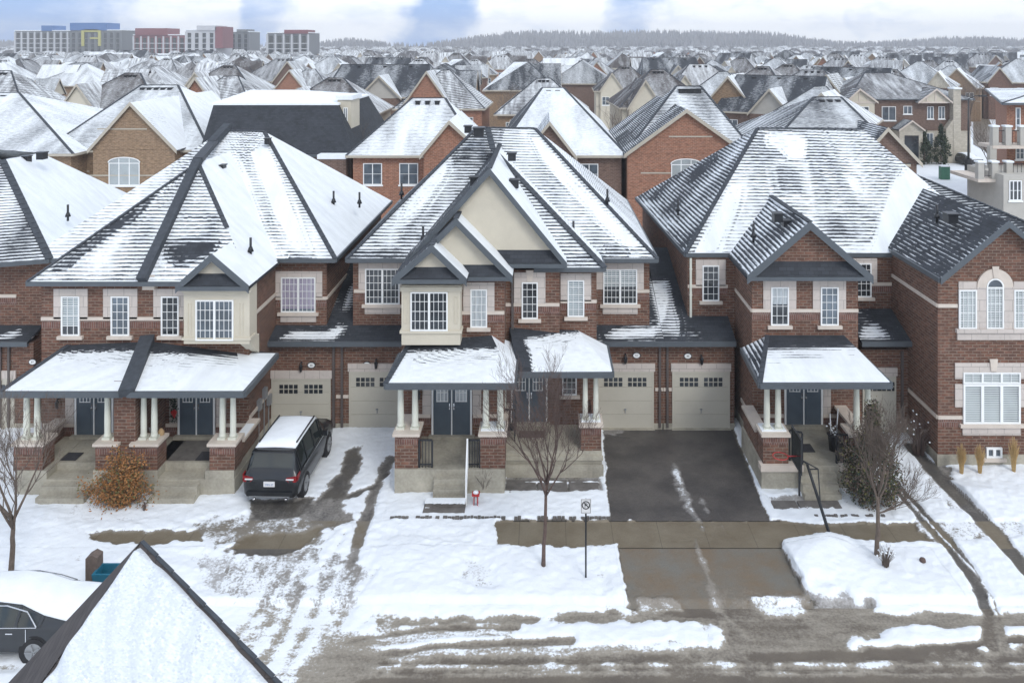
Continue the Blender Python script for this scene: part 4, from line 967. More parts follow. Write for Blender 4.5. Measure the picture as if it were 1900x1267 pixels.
# ---------------------------------------------------------------- ground, road, pavement, driveways with lying snow
rng = np.random.RandomState(7)
GR = [rng.rand(256, 256) for _ in range(3)]
def vnoise(x, y, k=0):
    xi = np.floor(x).astype(int); yi = np.floor(y).astype(int); fx = x-xi; fy = y-yi
    fx = fx*fx*(3-2*fx); fy = fy*fy*(3-2*fy); g = GR[k]; a = lambda i, j: g[(xi+i) % 256, (yi+j) % 256]
    return (a(0, 0)*(1-fx)+a(1, 0)*fx)*(1-fy)+(a(0, 1)*(1-fx)+a(1, 1)*fx)*fy
def fbm(x, y, o=4, k=0):
    s = 0; a = .5; t = 0
    for i in range(o): s = s+a*vnoise(x*2**i+i*17.3, y*2**i+i*9.1, k); t += a; a *= .5
    return s/t
def seg_d(x, y, pts, closed=False):
    d = np.full(x.shape, 1e9); n = len(pts)
    for i in range(n if closed else n-1):
        ax, ay = pts[i]; bx, by = pts[(i+1) % n]; dx, dy = bx-ax, by-ay; L2 = dx*dx+dy*dy+1e-9
        t = np.clip(((x-ax)*dx+(y-ay)*dy)/L2, 0, 1); d = np.minimum(d, np.hypot(x-ax-t*dx, y-ay-t*dy))
    return d
def inside(x, y, pts):
    r = np.zeros(x.shape, bool); n = len(pts)
    for i in range(n):
        ax, ay = pts[i]; bx, by = pts[(i+1) % n]
        c = (ay > y) != (by > y); xx = (bx-ax)*(y-ay)/((by-ay) if by != ay else 1e-9)+ax
        r ^= c & (x < xx)
    return r
ITEMS = []
def P(pts, cov, f=.12, jit=.25): ITEMS.append(('p', [G(*p) for p in pts], cov, f, jit))
def T(pts, w_, cov, f=.08, jit=.12): ITEMS.append(('t', [G(*p) for p in pts], cov, f, jit, w_))
# road and verge slush
P([(-400, 1205), (600, 1196), (1400, 1192), (2600, 1190), (2600, 1700), (-400, 1700)], .16, .35, .5)
P([(-400, 1130), (560, 1130), (520, 1400), (-400, 1500)], .93, .3, .5)
P([(690, 1140), (1330, 1126), (1620, 1118), (1620, 1150), (1330, 1152), (700, 1162)], .30, .12, .3)
P([(560, 1168), (820, 1150), (1320, 1155), (1320, 1198), (900, 1212), (520, 1226)], .56, .12, .3)
P([(950, 1156), (1290, 1154), (1312, 1188), (960, 1190)], 1.1, .1, .3)
T([(610, 1188), (800, 1160), (960, 1160)], .10, .2); T([(560, 1232), (800, 1192), (1060, 1184)], .14, .25); T([(640, 1205), (850, 1182), (930, 1180)], .05, 1.1)
P([(1330, 1112), (1560, 1105), (1640, 1165), (1560, 1215), (1330, 1215)], .30, .25, .5)
P([(1500, 1128), (1900, 1134), (2300, 1136), (2300, 1158), (1900, 1158), (1520, 1160)], .30, .08, .2)
P([(1600, 1188), (1740, 1166), (1900, 1160), (2400, 1158), (2400, 1186), (1900, 1190), (1640, 1196)], 1.15, .05, .12)
T([(-100, 1236), (700, 1232), (1300, 1226), (2300, 1228)], .05, .62, .10, .3); T([(500, 1252), (1100, 1240), (1900, 1246)], .04, .5, .1, .3); T([(100, 1258), (1300, 1258), (2300, 1252)], .10, -.1, .1, .2)
T([(1400, 1212), (1660, 1204), (1900, 1180), (2300, 1170)], .12, -.05, .1, .2)
# cleared asphalt drive, pavement and apron in front of the garages
P([(1119, 790), (1358, 790), (1428, 968), (1132, 968)], -.32, .05, .10)
P([(1215, 800), (1250, 800), (1300, 965), (1235, 965)], -.12, .3, .3); P([(1150, 930), (1240, 900), (1250, 960), (1150, 965)], -.18, .3, .3)
P([(919, 967), (1140, 966), (1440, 968), (1500, 976), (1712, 972), (1730, 1006), (1640, 1007), (1560, 1002), (1452, 1008), (1142, 1014), (1040, 1018), (920, 1018)], -.45, .04, .14)
P([(1138, 1005), (1452, 1005), (1452, 1022), (1480, 1072), (1508, 1122), (1330, 1140), (1162, 1122)], -.25, .06, .14)
P([(1330, 1010), (1440, 1015), (1490, 1110), (1350, 1100)], -.02, .4, .5)
P([(1310, 1085), (1500, 1100), (1480, 1170), (1340, 1185)], .16, .2, .4)
T([(1250, 860), (1276, 935), (1306, 985)], .15, .60, .22, .45); T([(1300, 920), (1312, 950)], .14, .42, .2, .4); T([(1125, 805), (1165, 812)], .08, .5, .1, .3); T([(1268, 905), (1284, 950)], .12, .5, .12, .3); T([(1290, 1000), (1310, 1060), (1330, 1120), (1390, 1180)], .09, .42, .12, .25); T([(1340, 975), (1356, 1000)], .08, .42, .12, .2)
P([(1120, 793), (1160, 793), (1158, 806), (1122, 806)], .4, .1, .2)
P([(1180, 1108), (1250, 1108), (1260, 1124), (1190, 1126)], .5, .1, .3); P([(1400, 1112), (1480, 1108), (1500, 1132), (1430, 1140)], .62, .15, .3)
P([(1128, 1012), (1146, 1010), (1164, 1118), (1156, 1124)], .9, .05, .1)
# left shared drive
P([(505, 812), (735, 812), (722, 900), (600, 1010), (450, 1010), (560, 900)], .80, .2, .4)
T([(655, 838), (645, 880), (610, 930), (560, 985), (480, 1010)], .34, .10, .15, .35); T([(724, 852), (690, 925), (670, 985), (640, 1080), (615, 1180), (560, 1260)], .20, .24, .12, .2)
T([(640, 925), (690, 905), (722, 880)], .10, .05, .1, .25); T([(612, 930), (585, 1010), (545, 1090), (500, 1200)], .12, .42, .12, .25)
P([(555, 945), (640, 925), (660, 968), (560, 990)], .30, .2, .4)
T([(640, 990), (590, 1080), (540, 1190), (500, 1260)], .10, .55, .1, .2); T([(590, 1010), (520, 1090), (465, 1160), (430, 1200)], .10, .50, .1, .2); T([(560, 1030), (500, 1090), (440, 1170)], .08, .55, .1, .2)
T([(700, 1060), (600, 1200), (560, 1260)], .07, .55, .1, .2); T([(520, 1060), (450, 1140), (410, 1190)], .08, .55, .1, .2); T([(660, 1060), (600, 1170), (530, 1267)], .09, .45, .1, .2)
P([(340, 1030), (590, 1010), (560, 1110), (450, 1150), (380, 1110)], .56, .35, .6); P([(330, 970), (560, 945), (600, 1000), (400, 1014)], .50, .3, .6); P([(440, 1110), (640, 1060), (640, 1267), (500, 1290), (420, 1180)], .78, .3, .5); P([(20, 980), (330, 975), (340, 1040), (20, 1030)], .74, .3, .6)
for (a_, b_, w_, c_) in (((575, 1015), (400, 1210), .09, .22), ((600, 1015), (440, 1225), .08, .30), ((560, 1090), (475, 1240), .11, .15), ((625, 1030), (520, 1250), .10, .2), ((650, 1020), (560, 1262), .07, .3), ((520, 1100), (455, 1190), .06, .25), ((700, 1015), (640, 1150), .05, .5), ((668, 1060), (590, 1230), .10, .2), ((690, 1140), (520, 1262), .09, .25), ((720, 1150), (600, 1262), .07, .3)):
    T([a_, ((a_[0]+b_[0])/2+8, (a_[1]+b_[1])/2), b_], w_*1.7, c_*.5+.38, .22, .22)
P([(160, 992), (240, 986), (360, 988), (372, 1006), (260, 1012), (180, 1010)], -.3, .1, .25); P([(408, 1020), (470, 998), (590, 982), (590, 1000), (550, 1024), (440, 1034)], -.25, .12, .3)
P([(462, 930), (580, 925), (560, 960), (465, 965)], .15, .12, .2)
P([(600, 1190), (720, 1190), (640, 1300), (500, 1300)], .35, .3, .4)
# garden plots
for (a_, b_, c_, d_, v_) in ((40, 160, 1020, 1050, .72), (120, 330, 945, 975, .70), (860, 915, 1040, 1090, .62), (1100, 1130, 1050, 1100, .66), (1500, 1540, 1075, 1095, .70), (700, 860, 985, 1010, .76), (1180, 1240, 1085, 1100, .1)):
    P([(a_, c_), (b_, c_), (b_, d_), (a_, d_)], v_, .35, .6)
P([(60, 930), (150, 928), (160, 950), (60, 950)], .70, .2, .4); P([(240, 935), (420, 925), (424, 945), (250, 955)], .78, .15, .4)
P([(940, 880), (1110, 880), (1120, 912), (930, 912)], .25, .08, .15); T([(940, 897), (1110, 896)], .03, 1.0, .04, .06)
P([(1425, 922), (1558, 912), (1565, 940), (1440, 945)], .40, .1, .25)
# double track of the end drive
P([(1690, 870), (1740, 870), (1800, 950), (1760, 950)], .62, .2, .4); P([(1700, 970), (1900, 966), (1900, 1000), (1740, 1010)], .62, .15, .4)
P([(1730, 860), (1760, 870), (1780, 900), (1750, 890)], .3, .1, .3)
T([(1640, 880), (1690, 935), (1760, 1010), (1812, 1080), (1840, 1140), (1838, 1190)], .24, .12, .08, .10); T([(1645, 885), (1745, 995), (1820, 1075), (1850, 1140)], .03, 1.0, .04, .1)
T([(1690, 830), (1760, 905), (1840, 985), (1920, 1075), (1990, 1160)], .28, .10, .08, .10); T([(1850, 1150), (1865, 1200)], .14, .3, .08, .1)
def cover(x, y):
    c = np.ones(x.shape)*1.08
    jn = fbm(x*1.7+50, y*1.7+80, 4)-.5; jn2 = fbm(x*5+10, y*5+30, 3, 1)-.5
    for it in ITEMS:
        if it[0] == 'p':
            d = seg_d(x, y, it[1], True); s = np.where(inside(x, y, it[1]), d, -d); s = s+(jn*1.3+jn2*.5)*it[4]*1.4
            w_ = np.clip(s/it[3]*.5+.5, 0, 1)
        else:
            d = it[5]-seg_d(x, y, it[1])+(jn*1.2+jn2*.6)*it[4]; w_ = np.clip(d/it[3]*.5+.5, 0, 1)
        w_ = w_*w_*(3-2*w_); c = c*(1-w_)+it[2]*w_
    return c
def mound(x, y):
    h = np.zeros(x.shape)
    for px, py, r, a in ((1500, 1040, 1.1, .28), (1540, 1015, .8, .20), (1600, 1060, 1.3, .12), (1480, 1075, .8, .14), (1530, 1100, 1.0, .10), (880, 1060, 2.5, .05), (1150, 1100, .6, .08), (640, 1100, .5, .05), (760, 1110, .8, .07), (760, 1050, 1.6, .08), (980, 1090, 1.2, .07), (1700, 1080, 1.5, .08), (1850, 930, 1.2, .12), (1800, 920, .8, .10)):
        gx, gy = G(px, py); h += a*np.exp(-((x-gx)**2+(y-gy)**2)/(r*r)*1.6)
    return h
def ground_patch(name, c4, z, mat, step=.06, label=None, sag=None):
    """c4: world corners front-left, front-right, back-right, back-left"""
    a, b, c, d = [np.array(p, float) for p in c4]
    nx = int(max(np.hypot(*(b-a)), np.hypot(*(c-d)))/step)+1; ny = int(max(np.hypot(*(d-a)), np.hypot(*(c-b)))/step)+1
    u, v = np.meshgrid(np.linspace(0, 1, nx), np.linspace(0, 1, ny))
    x = (a[0]*(1-u)+b[0]*u)*(1-v)+(d[0]*(1-u)+c[0]*u)*v; y = (a[1]*(1-u)+b[1]*u)*(1-v)+(d[1]*(1-u)+c[1]*u)*v
    cv = cover(x, y); s = np.clip((cv-.2)/.8, 0, 1)
    zb_ = z-.13*np.clip(1-(y-DK)/.22, 0, 1) if name in ('verge', 'driveway_apron') else z
    hz = zb_+s*(.06+.11*(fbm(x*1.1, y*1.1, 4, 2)-.3)+mound(x, y))+s*.06*(fbm(x*6, y*6, 3, 1)-.5)
    co = np.stack([x, y, hz], -1).reshape(-1, 3).astype(np.float32)
    me = bpy.data.meshes.new(name); me.vertices.add(len(co)); me.vertices.foreach_set('co', co.ravel())
    i = np.arange(ny-1)[:, None]*nx+np.arange(nx-1)[None, :]; q = np.stack([i, i+1, i+1+nx, i+nx], -1).reshape(-1, 4)
    me.loops.add(q.size); me.loops.foreach_set('vertex_index', q.ravel().astype(np.int32)); me.polygons.add(len(q))
    me.polygons.foreach_set('loop_start', np.arange(0, q.size, 4, dtype=np.int32)); me.polygons.foreach_set('use_smooth', np.ones(len(q), bool))
    me.update(calc_edges=True); at = me.attributes.new('cov', 'FLOAT', 'POINT'); at.data.foreach_set('value', cv.reshape(-1).astype(np.float32))
    me.materials.append(MATS[mat]); o = bpy.data.objects.new(name, me); COL.objects.link(o); o['kind'] = 'structure'
    return o
XL, XR = -25.0, 22.0
DK, DS0, DS1 = 22.25, 24.72, 26.16
ground_patch('road', [(XL-2, 15), (XR+2, 15), (XR+2, DK), (XL-2, DK)], -.10, 'g_road', .07)
ground_patch('verge', [(XL, DK-.03), (XR, DK-.03), (XR, DS0), (XL, DS0)], .0, 'g_yard', .06)
ground_patch('pavement', [(XL, DS0), (XR, DS0), (XR, DS1), (XL, DS1)], .004, 'g_walk', .05)
ground_patch('front_yard', [(XL, DS1), (XR, DS1), (XR+4, 33.2), (XL, 33.2)], -.004, 'g_yard', .07)
k = MB(); k.box(XL, XR, DK+.02, DK+.17, -.4, -.11); k.build('kerb', 'concrete', kind='structure')
def q4(y0, xa, xb, y1, xc, xd): return [G(xa, y0), G(xb, y0), G(xd, y1), G(xc, y1)]
ground_patch('driveway', q4(967, 1132, 1427, 797, 1118, 1356), .006, 'g_asphalt', .06)
ground_patch('driveway', q4(967, 445, 712, 797, 492, 742), .006, 'g_drive', .06)
ground_patch('driveway', q4(967, 1660, 1900, 815, 1595, 1700), .006, 'g_drive', .06)
ground_patch('driveway_apron', q4(1123, 1160, 1512, 1018.5, 1140, 1450), .006, 'g_apron', .06)
ground_patch('driveway_apron', q4(1123, 400, 640, 1018.5, 430, 690), .006, 'g_drive', .06)
ground_patch('driveway_apron', q4(1123, 1800, 2050, 1018.5, 1725, 1960), .006, 'g_drive', .06)
# dark expansion joints of the pavement along both edges of the cleared slab
k = MB()
for x0, x1, y in ((920, 1500, 967.5), (1140, 1452, 1017.5)):
    D = DZ(y, 0); k.box(XX(x0, D), XX(x1, D), D-.007, D+.007, .012, .020)
k.build('expansion_joint', 'rubber', kind='structure')
# wide ground to the horizon
def far_cov():
    m = MB(); n = 70; vs = []; xs = np.linspace(-1, 1, n); ys = np.linspace(0, 1, n)
    for j in ys:
        D = 33.2+j**2.2*1850
        for i in xs: vs.append((i*(45+D*1.4), D, -.02))
    fs = [(j*n+i, j*n+i+1, (j+1)*n+i+1, (j+1)*n+i) for j in range(n-1) for i in range(n-1)]
    m.add(vs, fs, cov=.85); m.build('ground', 'g_far', kind='structure')
    m = MB(); m.poly([(-400, -120, -.16), (400, -120, -.16), (400, 33.2, -.16), (-400, 33.2, -.16)], cov=1.0)
    m.poly([(-400, 15, -.12), (XL-2, 15, -.12), (XL-2, 33.2, -.02), (-400, 33.2, -.02)], cov=1.0); m.poly([(XR+2, 15, -.12), (400, 15, -.12), (400, 33.2, -.02), (XR+4, 33.2, -.02)], cov=1.0)
    m.build('ground', 'g_yard', kind='structure')
far_cov()
# ---------------------------------------------------------------- the rows of houses behind
def simple_window(par, x0, x1, z0, z1, Y, n=2, pane='glass_mid', rows=2, trim='white_paint', detail=True):
    m = MB(); fw = .07
    m.box(x0, x0+fw, Y-.05, Y, z0, z1); m.box(x1-fw, x1, Y-.05, Y, z0, z1); m.box(x0+fw, x1-fw, Y-.05, Y, z0, z0+fw); m.box(x0+fw, x1-fw, Y-.05, Y, z1-fw, z1)
    for i in range(1, n): x = x0+(x1-x0)*i/n; m.box(x-.035, x+.035, Y-.05, Y-.002, z0+fw, z1-fw)
    if detail:
        for i in range(1, rows): z = z0+(z1-z0)*i/rows; m.box(x0+fw, x1-fw, Y-.045, Y-.015, z-.015, z+.015)
    m.box(x0-.08, x1+.08, Y-.09, Y-.001, z0-.12, z0-.003)
    f = m.build('window', trim, par); p = MB(); p.box(x0+.03, x1-.03, Y-.025, Y-.004, z0+.03, z1-.03); p.build('pane', pane, f); return f
def arched_window(par, x0, x1, z0, z1, Y, pane='glass_blind'):
    f = simple_window(par, x0, x1, z0, z1, Y, 3, pane, 1)
    m = MB(); n = 10; pts = [((x0+x1)/2+(x1-x0)/2*math.cos(math.pi*i/n), Y-.045, z1+.01+(x1-x0)*.16*math.sin(math.pi*i/n)) for i in range(n+1)]
    m.ext(pts, (0, .04, 0)); t = m.build('arched_light', pane, f)
    m = MB()
    for a, b in zip(pts[:-1], pts[1:]): m.beam(Vector(a)-Vector((0, .02, 0)), Vector(b)-Vector((0, .02, 0)), .08, .07)
    for i in (1, 2): x = x0+(x1-x0)*i/3; m.box(x-.03, x+.03, Y-.06, Y-.046, z1, z1+(x1-x0)*.14)
    m.build('arch_frame', 'white_paint', t); return f
def bg_house(name, label, x0, x1, y0, y1, ze=7, rl=(0, 0), rr=(0, 0), zr=11.2, wall='brick_orange', cov=(.8, .9, .7, .5), gables=(), wins=(), group=None, mat='roof_shingle', vents=3, loc=None, trim='trim_beige', rz=0, wallz=None, oh=.45, bands=()):
    """walls x0..x1, y0..y1; ridge from rl to rr (x, y); gables: (xl, xa, xr, y_front, z_foot, z_apex, wall, window)"""
    h = thing(name, label, 'house', loc or ((x0+x1)/2, y0, 0), group)
    o = wloc(h) if loc is None else Vector((0, 0, 0))
    sv = h.location.copy(); 
    if loc is not None: h.location = (0, 0, 0)
    wallbox(h, x0, x1, y0, y1, ze, wall, found=0)
    rf = hip_roof(h, (x0-oh, y0-oh, ze), (x1+oh, y0-oh, ze), (x1+oh, y1+oh, ze), (x0-oh, y1+oh, ze), (rl[0], rl[1], zr), (rr[0], rr[1], zr), cov=cov, mat=mat, fas=False, cap=False)
    fascia(rf, [(x0-oh, y1+oh, ze), (x0-oh, y0-oh, ze), (x1+oh, y0-oh, ze), (x1+oh, y1+oh, ze)], .2, mat=trim)
    caps(rf, [((x0-oh, y0-oh, ze), (rl[0], rl[1], zr)), ((x1+oh, y0-oh, ze), (rr[0], rr[1], zr)), ((rl[0], rl[1], zr), (rr[0], rr[1]+.01, zr))], .22, .04)
    for g in gables:
        xl, xa, xr_, yf, zf, za, gw = g[:7]; back = g[8] if len(g) > 8 else y0+(za-zf)*1.4+1
        gg = gable(h, (xl, yf, zf), (xa, yf, za), (xr_, yf, zf), back, gw, cov=g[7] if len(g) > 7 else (.7, .9), mat=mat, pent=0, board=.3, brd=trim)
        if yf < y0-.6: wallbox(h, xl+.3, xr_-.3, yf+.3, y0+.01, zf, wall, found=0)
    if loc is not None: bands = [(x0, x1, 4.2)]
    for q_ in bands:
        a, b, zb = q_[:3]; yb_ = q_[3] if len(q_) > 3 else y0; m = MB(); m.box(a, b, yb_-.05, yb_, zb-.05, zb+.05); m.build('stone_band', 'trim_beige', h)
    for wdw in wins:
        (arched_window if len(wdw) > 6 and wdw[6] == 'arch' else simple_window)(h, *wdw[:6] if not (len(wdw) > 6 and wdw[6] == 'arch') else wdw[:5])
    dr = (Vector((*rr, 0))-Vector((*rl, 0)))
    for i in range(vents):
        p = Vector((*rl, 0))+dr*((i+.7)/(vents+.4) if dr.length > 1 else 0)+Vector((0 if dr.length > 1 else (i-1)*.75, -.55-(.0 if dr.length > 1 else .5), 0)); roof_vent(rf, (p.x, p.y, zr-.45-(0 if dr.length > 1 else .4)), s=1.1)
    if loc is not None: h.location = sv; h.rotation_euler = (0, 0, rz)
    return h
def px_house(name, label, xl, xr, ye, ra, rb, yr, zr=11.3, depth=None, bands=(), **k):
    """from picture measures: eave line y, ridge ends, ridge y"""
    D = DZ(ye, 7.0); Dr = DZ(yr, zr); y0 = D+.45; y1 = Dr+(Dr-y0) if depth is None else y0+depth
    k['wins'] = [((XX(q[0], y0), XX(q[1], y0), ZZ(q[3], y0), ZZ(q[2], y0), (q[5] if len(q) > 5 and q[5] else y0-.01), q[4])+tuple(q[6:])) for q in k.get('wins', ())]
    return bg_house(name, label, XX(xl, y0), XX(xr, y0), y0, y1, 7.0, (XX(ra, Dr), Dr), (XX(rb, Dr), Dr), zr, bands=[(XX(q[0], y0), XX(q[1], y0), ZZ(q[2], y0))+tuple(q[3:]) for q in bands], **k), y0
def pg(D, xl, yf, xa, ya, xr, wall, cov=(.7, .9), back=None):
    a = XX(xl, D), XX(xa, D), XX(xr, D), D, ZZ(yf, D), ZZ(ya, D), wall, cov
    return a+((back,) if back else ())
def pw(x0, x1, y0, y1, D=None, n=2, *r): return (x0, x1, y0, y1, n, None)+r
# second row, each measured
px_house('detached_house', 'house with a white hip roof cut by the left edge, beside the tan gabled house', -150, 132, 286, -60, 35, 172, wall='brick_tan', cov=(.75, 1.05, .8, .6))
px_house('detached_house', 'tan brick house with a tall front gable over an arched triple window', 96, 384, 279, 262, 330, 158, 12.0, wall='brick_tan', cov=(.75, 1.25, 1, .62), vents=5,
    gables=[pg(64.2, 162, 279, 241, 190, 328, 'brick_tan', (.55, 1.3), 80)], wins=[(221, 277, 297, 338, 3, 64.48, 'arch')], bands=[(166, 326, 320, 64.5), (200, 290, 236, 64.5), (326, 384, 318), (96, 166, 318)])
h = thing('detached_house', 'dark mansard-roofed building with a flat snowy top and a beige roof tower', 'house', (XX(515, 66), 66, 0))
def mansard():
    y0, y1 = 64.5, 80; x0, x1 = XX(378, y0), XX(652, y0); wallbox(h, x0, x1, y0, y1, 6.8, 'brick_brown', found=0)
    b0, b1 = x0-.3, x1+.3; t0, t1 = XX(397, 66.5), XX(625, 66.5); zt = ZZ(192, 66.5)
    m = MB(); m.poly([(b0, y0-.3, 6.8), (b1, y0-.3, 6.8), (t1, 66.5, zt), (t0, 66.5, zt)], cov=-.9); m.poly([(b1, y0-.3, 6.8), (b1, y1, 6.8), (t1, y1-2, zt), (t1, 66.5, zt)], cov=-.5)
    m.poly([(b0, y1, 6.8), (b0, y0-.3, 6.8), (t0, 66.5, zt), (t0, y1-2, zt)], cov=-.5); m.poly([(b1, y1, 6.8), (b0, y1, 6.8), (t0, y1-2, zt), (t1, y1-2, zt)], cov=0)
    rf = m.build('mansard_roof', 'roof_shingle', h)
    xp = XX(505, 73); m = MB(); A, B, C, D_ = (t0-.2, 66.3, zt), (t1+.2, 66.3, zt), (t1+.2, y1-1.8, zt), (t0-.2, y1-1.8, zt); pa, pb = (xp-2, 73, zt+.75), (xp+2.5, 73, zt+.75)
    m.poly([A, B, pb, pa]); m.poly([B, C, pb]); m.poly([C, D_, pa, pb]); m.poly([D_, A, pa]); dz = (0, 0, -.15)
    for p, q in ((A, B), (B, C), (C, D_), (D_, A)): m.poly([(q[0], q[1], q[2]), p, (p[0], p[1], p[2]-.15), (q[0], q[1], q[2]-.15)][::-1])
    m.build('snow_cover', 'snow', rf)
    fascia(rf, [(b0, y0-.35, 6.82), (b1, y0-.35, 6.82)], .2)
    x0_, x1_ = XX(632, 68), XX(657, 68); m = MB(); m.box(x0_, x1_, 67, 70, 6.5, ZZ(184, 68)); tw = m.build('roof_tower', 'stucco', h); m = MB(); m.box(x0_-.15, x1_+.15, 66.85, 70.2, ZZ(184, 68), ZZ(176, 68)); m.build('snow_cap', 'snow', tw)
    simple_window(tw, x0_+.5, x1_-.3, 7.5, ZZ(200, 67), 67)
    m = MB(); m.box(XX(600, 65), XX(652, 65), 63.2, 65, 6.6, 6.95); lr = m.build('lower_roof', 'snow', h); m = MB(); m.box(XX(600, 65), XX(652, 65), 63.3, 65, 3, 6.6); m.build('wall', 'brick_brown', h)
mansard()
px_house('detached_house', 'orange brick house with a broad frosted hip roof and one small front gable', 655, 884, 289, 765, 826, 182, 11.2, wall='brick_orange', cov=(.88, 1.2, .9, .8),
    gables=[pg(61.0, 778, 290, 833, 224, 905, 'brick_orange', (1.0, 1.2), 70)], wins=[pw(674, 709, 303, 343, 63.1), pw(741, 776, 303, 343, 63.1)])
px_house('detached_house', 'brown brick house with a steep snowy hip roof, half behind the stepped gables', 930, 1153, 289, 1006, 1046, 163, 11.6, wall='brick_brown', cov=(.95, 1.1, .9, .05), vents=2,
    gables=[pg(61.0, 965, 292, 1020, 226, 1071, 'brick_brown', (.6, 1.2), 70)], wins=[pw(1076, 1110, 304, 343, 63.1)])
px_house('detached_house', 'orange brick house whose large front gable faces the camera above an arched window', 1168, 1392, 287, 1255, 1300, 160, 12.2, wall='brick_orange', cov=(.6, .95, .9, .28), vents=5,
    gables=[pg(61.8, 1158, 287, 1274, 203, 1392, 'brick_orange', (.25, .95), 78)], wins=[(1240, 1294, 300, 350, 3, 62.08, 'arch')], bands=[(1185, 1240, 316, 62.1), (1294, 1370, 316, 62.1), (1236, 1315, 250, 62.1)])
px_house('detached_house', 'brown brick house with a half bare roof and a gable at its corner', 1405, 1672, 305, 1510, 1560, 180, 11.4, wall='brick_brown', cov=(.45, .8, .9, .35),
    gables=[pg(57.8, 1588, 304, 1648, 237, 1712, 'brick_brown', (.35, .8), 66)], vents=3)
# timbered corner house to the right, facing the camera
def timbered():
    y0 = 105; x0, x1 = XX(1578, y0), XX(1800, y0); z_e = ZZ(184, 104.6)
    h = thing('detached_house', 'house with two half-timbered gables and a pale stone chimney by the side street', 'house', ((x0+x1)/2, y0, 0))
    wallbox(h, x0, x1, y0, 118, z_e, 'brick_brown', found=0)
    m = MB(); m.box(x0-.04, x1+.04, y0-.06, 118.05, -.05, ZZ(243, y0)); m.build('stone_base', 'stone_mixed', h)
    hip_roof(h, (x0-.4, y0-.4, z_e), (x1+.4, y0-.4, z_e), (x1+.4, 118.4, z_e), (x0-.4, 118.4, z_e), (XX(1604, 112), 112, ZZ(136, 112)), (XX(1650, 112), 112, ZZ(136, 112)), cov=(.42, .5, .5, .3), mat='roof_grey')
    for xl, xa, xr in ((1568, 1596, 1630), (1704, 1738, 1768)):
        D = 103.9; fl, ap, fr = W(xl, 190, D), W(xa, 165, D), W(xr, 190, D)
        g = gable(h, fl, ap, fr, 110, 'stucco', cov=(.2, .5), pent=0, board=.22, brd='stone_trim', mat='roof_grey')
        m = MB()
        for t in (-.5, 0, .5):
            x = ap.x+t*(fr.x-fl.x)/2; zt = ap.z-.3-abs(t)*(ap.z-fl.z); m.box(x-.08, x+.08, D+.24, D+.295, fl.z-.1, zt)
        m.box(fl.x+.2, fr.x-.2, D+.22, D+.295, fl.z-.16, fl.z+.05); m.build('timber', 'stone_trim', g)
    m = MB(); xb0, xb1 = XX(1574, 104), XX(1624, 104); m.box(xb0, xb1, 104.2, 105, 3, ZZ(190, 104)); m.build('wall', 'stucco', h)
    simple_window(h, XX(1584, 104.2), XX(1612, 104.2), ZZ(222, 104.2), ZZ(198, 104.2), 104.15, 3)
    for a, b, c, d in ((1636, 1662, 198, 224), (1676, 1692, 197, 212), (1720, 1732, 198, 221), (1741, 1753, 198, 221), (1718, 1731, 247, 272), (1742, 1752, 247, 270)): simple_window(h, XX(a, y0), XX(b, y0), ZZ(d, y0), ZZ(c, y0), y0-.07 if c > 240 else y0-.01, 2, 'glass_mid', 1)
    # stone entrance porch and chimney
    fl, ap, fr = W(1668, 242, 102.5), W(1693, 224, 102.5), W(1717, 242, 102.5)
    wallbox(h, fl.x+.2, fr.x-.2, 102.8, 105, fl.z, 'stone_mixed', found=0); gable(h, fl, ap, fr, 105.1, 'stone_mixed', cov=(.3, .8), pent=0, board=.18, brd='stone_trim')
    m = MB(); m.box(XX(1679, 102.7), XX(1705, 102.7), 102.74, 102.79, 0, ZZ(252, 102.7)); m.build('doorway', 'glass_dark', h)
    m = MB(); m.box(XX(1769, 104), XX(1783, 104), 104, 105.3, 0, ZZ(166, 104)); m.ext([(XX(1756, 104), 104.05, 0), (XX(1769, 104), 104.05, 0), (XX(1769, 104), 104.05, ZZ(222, 104)), (XX(1756, 104), 104.05, ZZ(240, 104))], (0, 1, 0)); c = m.build('chimney', 'stone_mixed', h)
    m = MB(); m.box(XX(1768, 104), XX(1784, 104), 103.8, 105.4, ZZ(166, 104), ZZ(163, 104)); m.build('snow_cap', 'snow', c)
timbered()
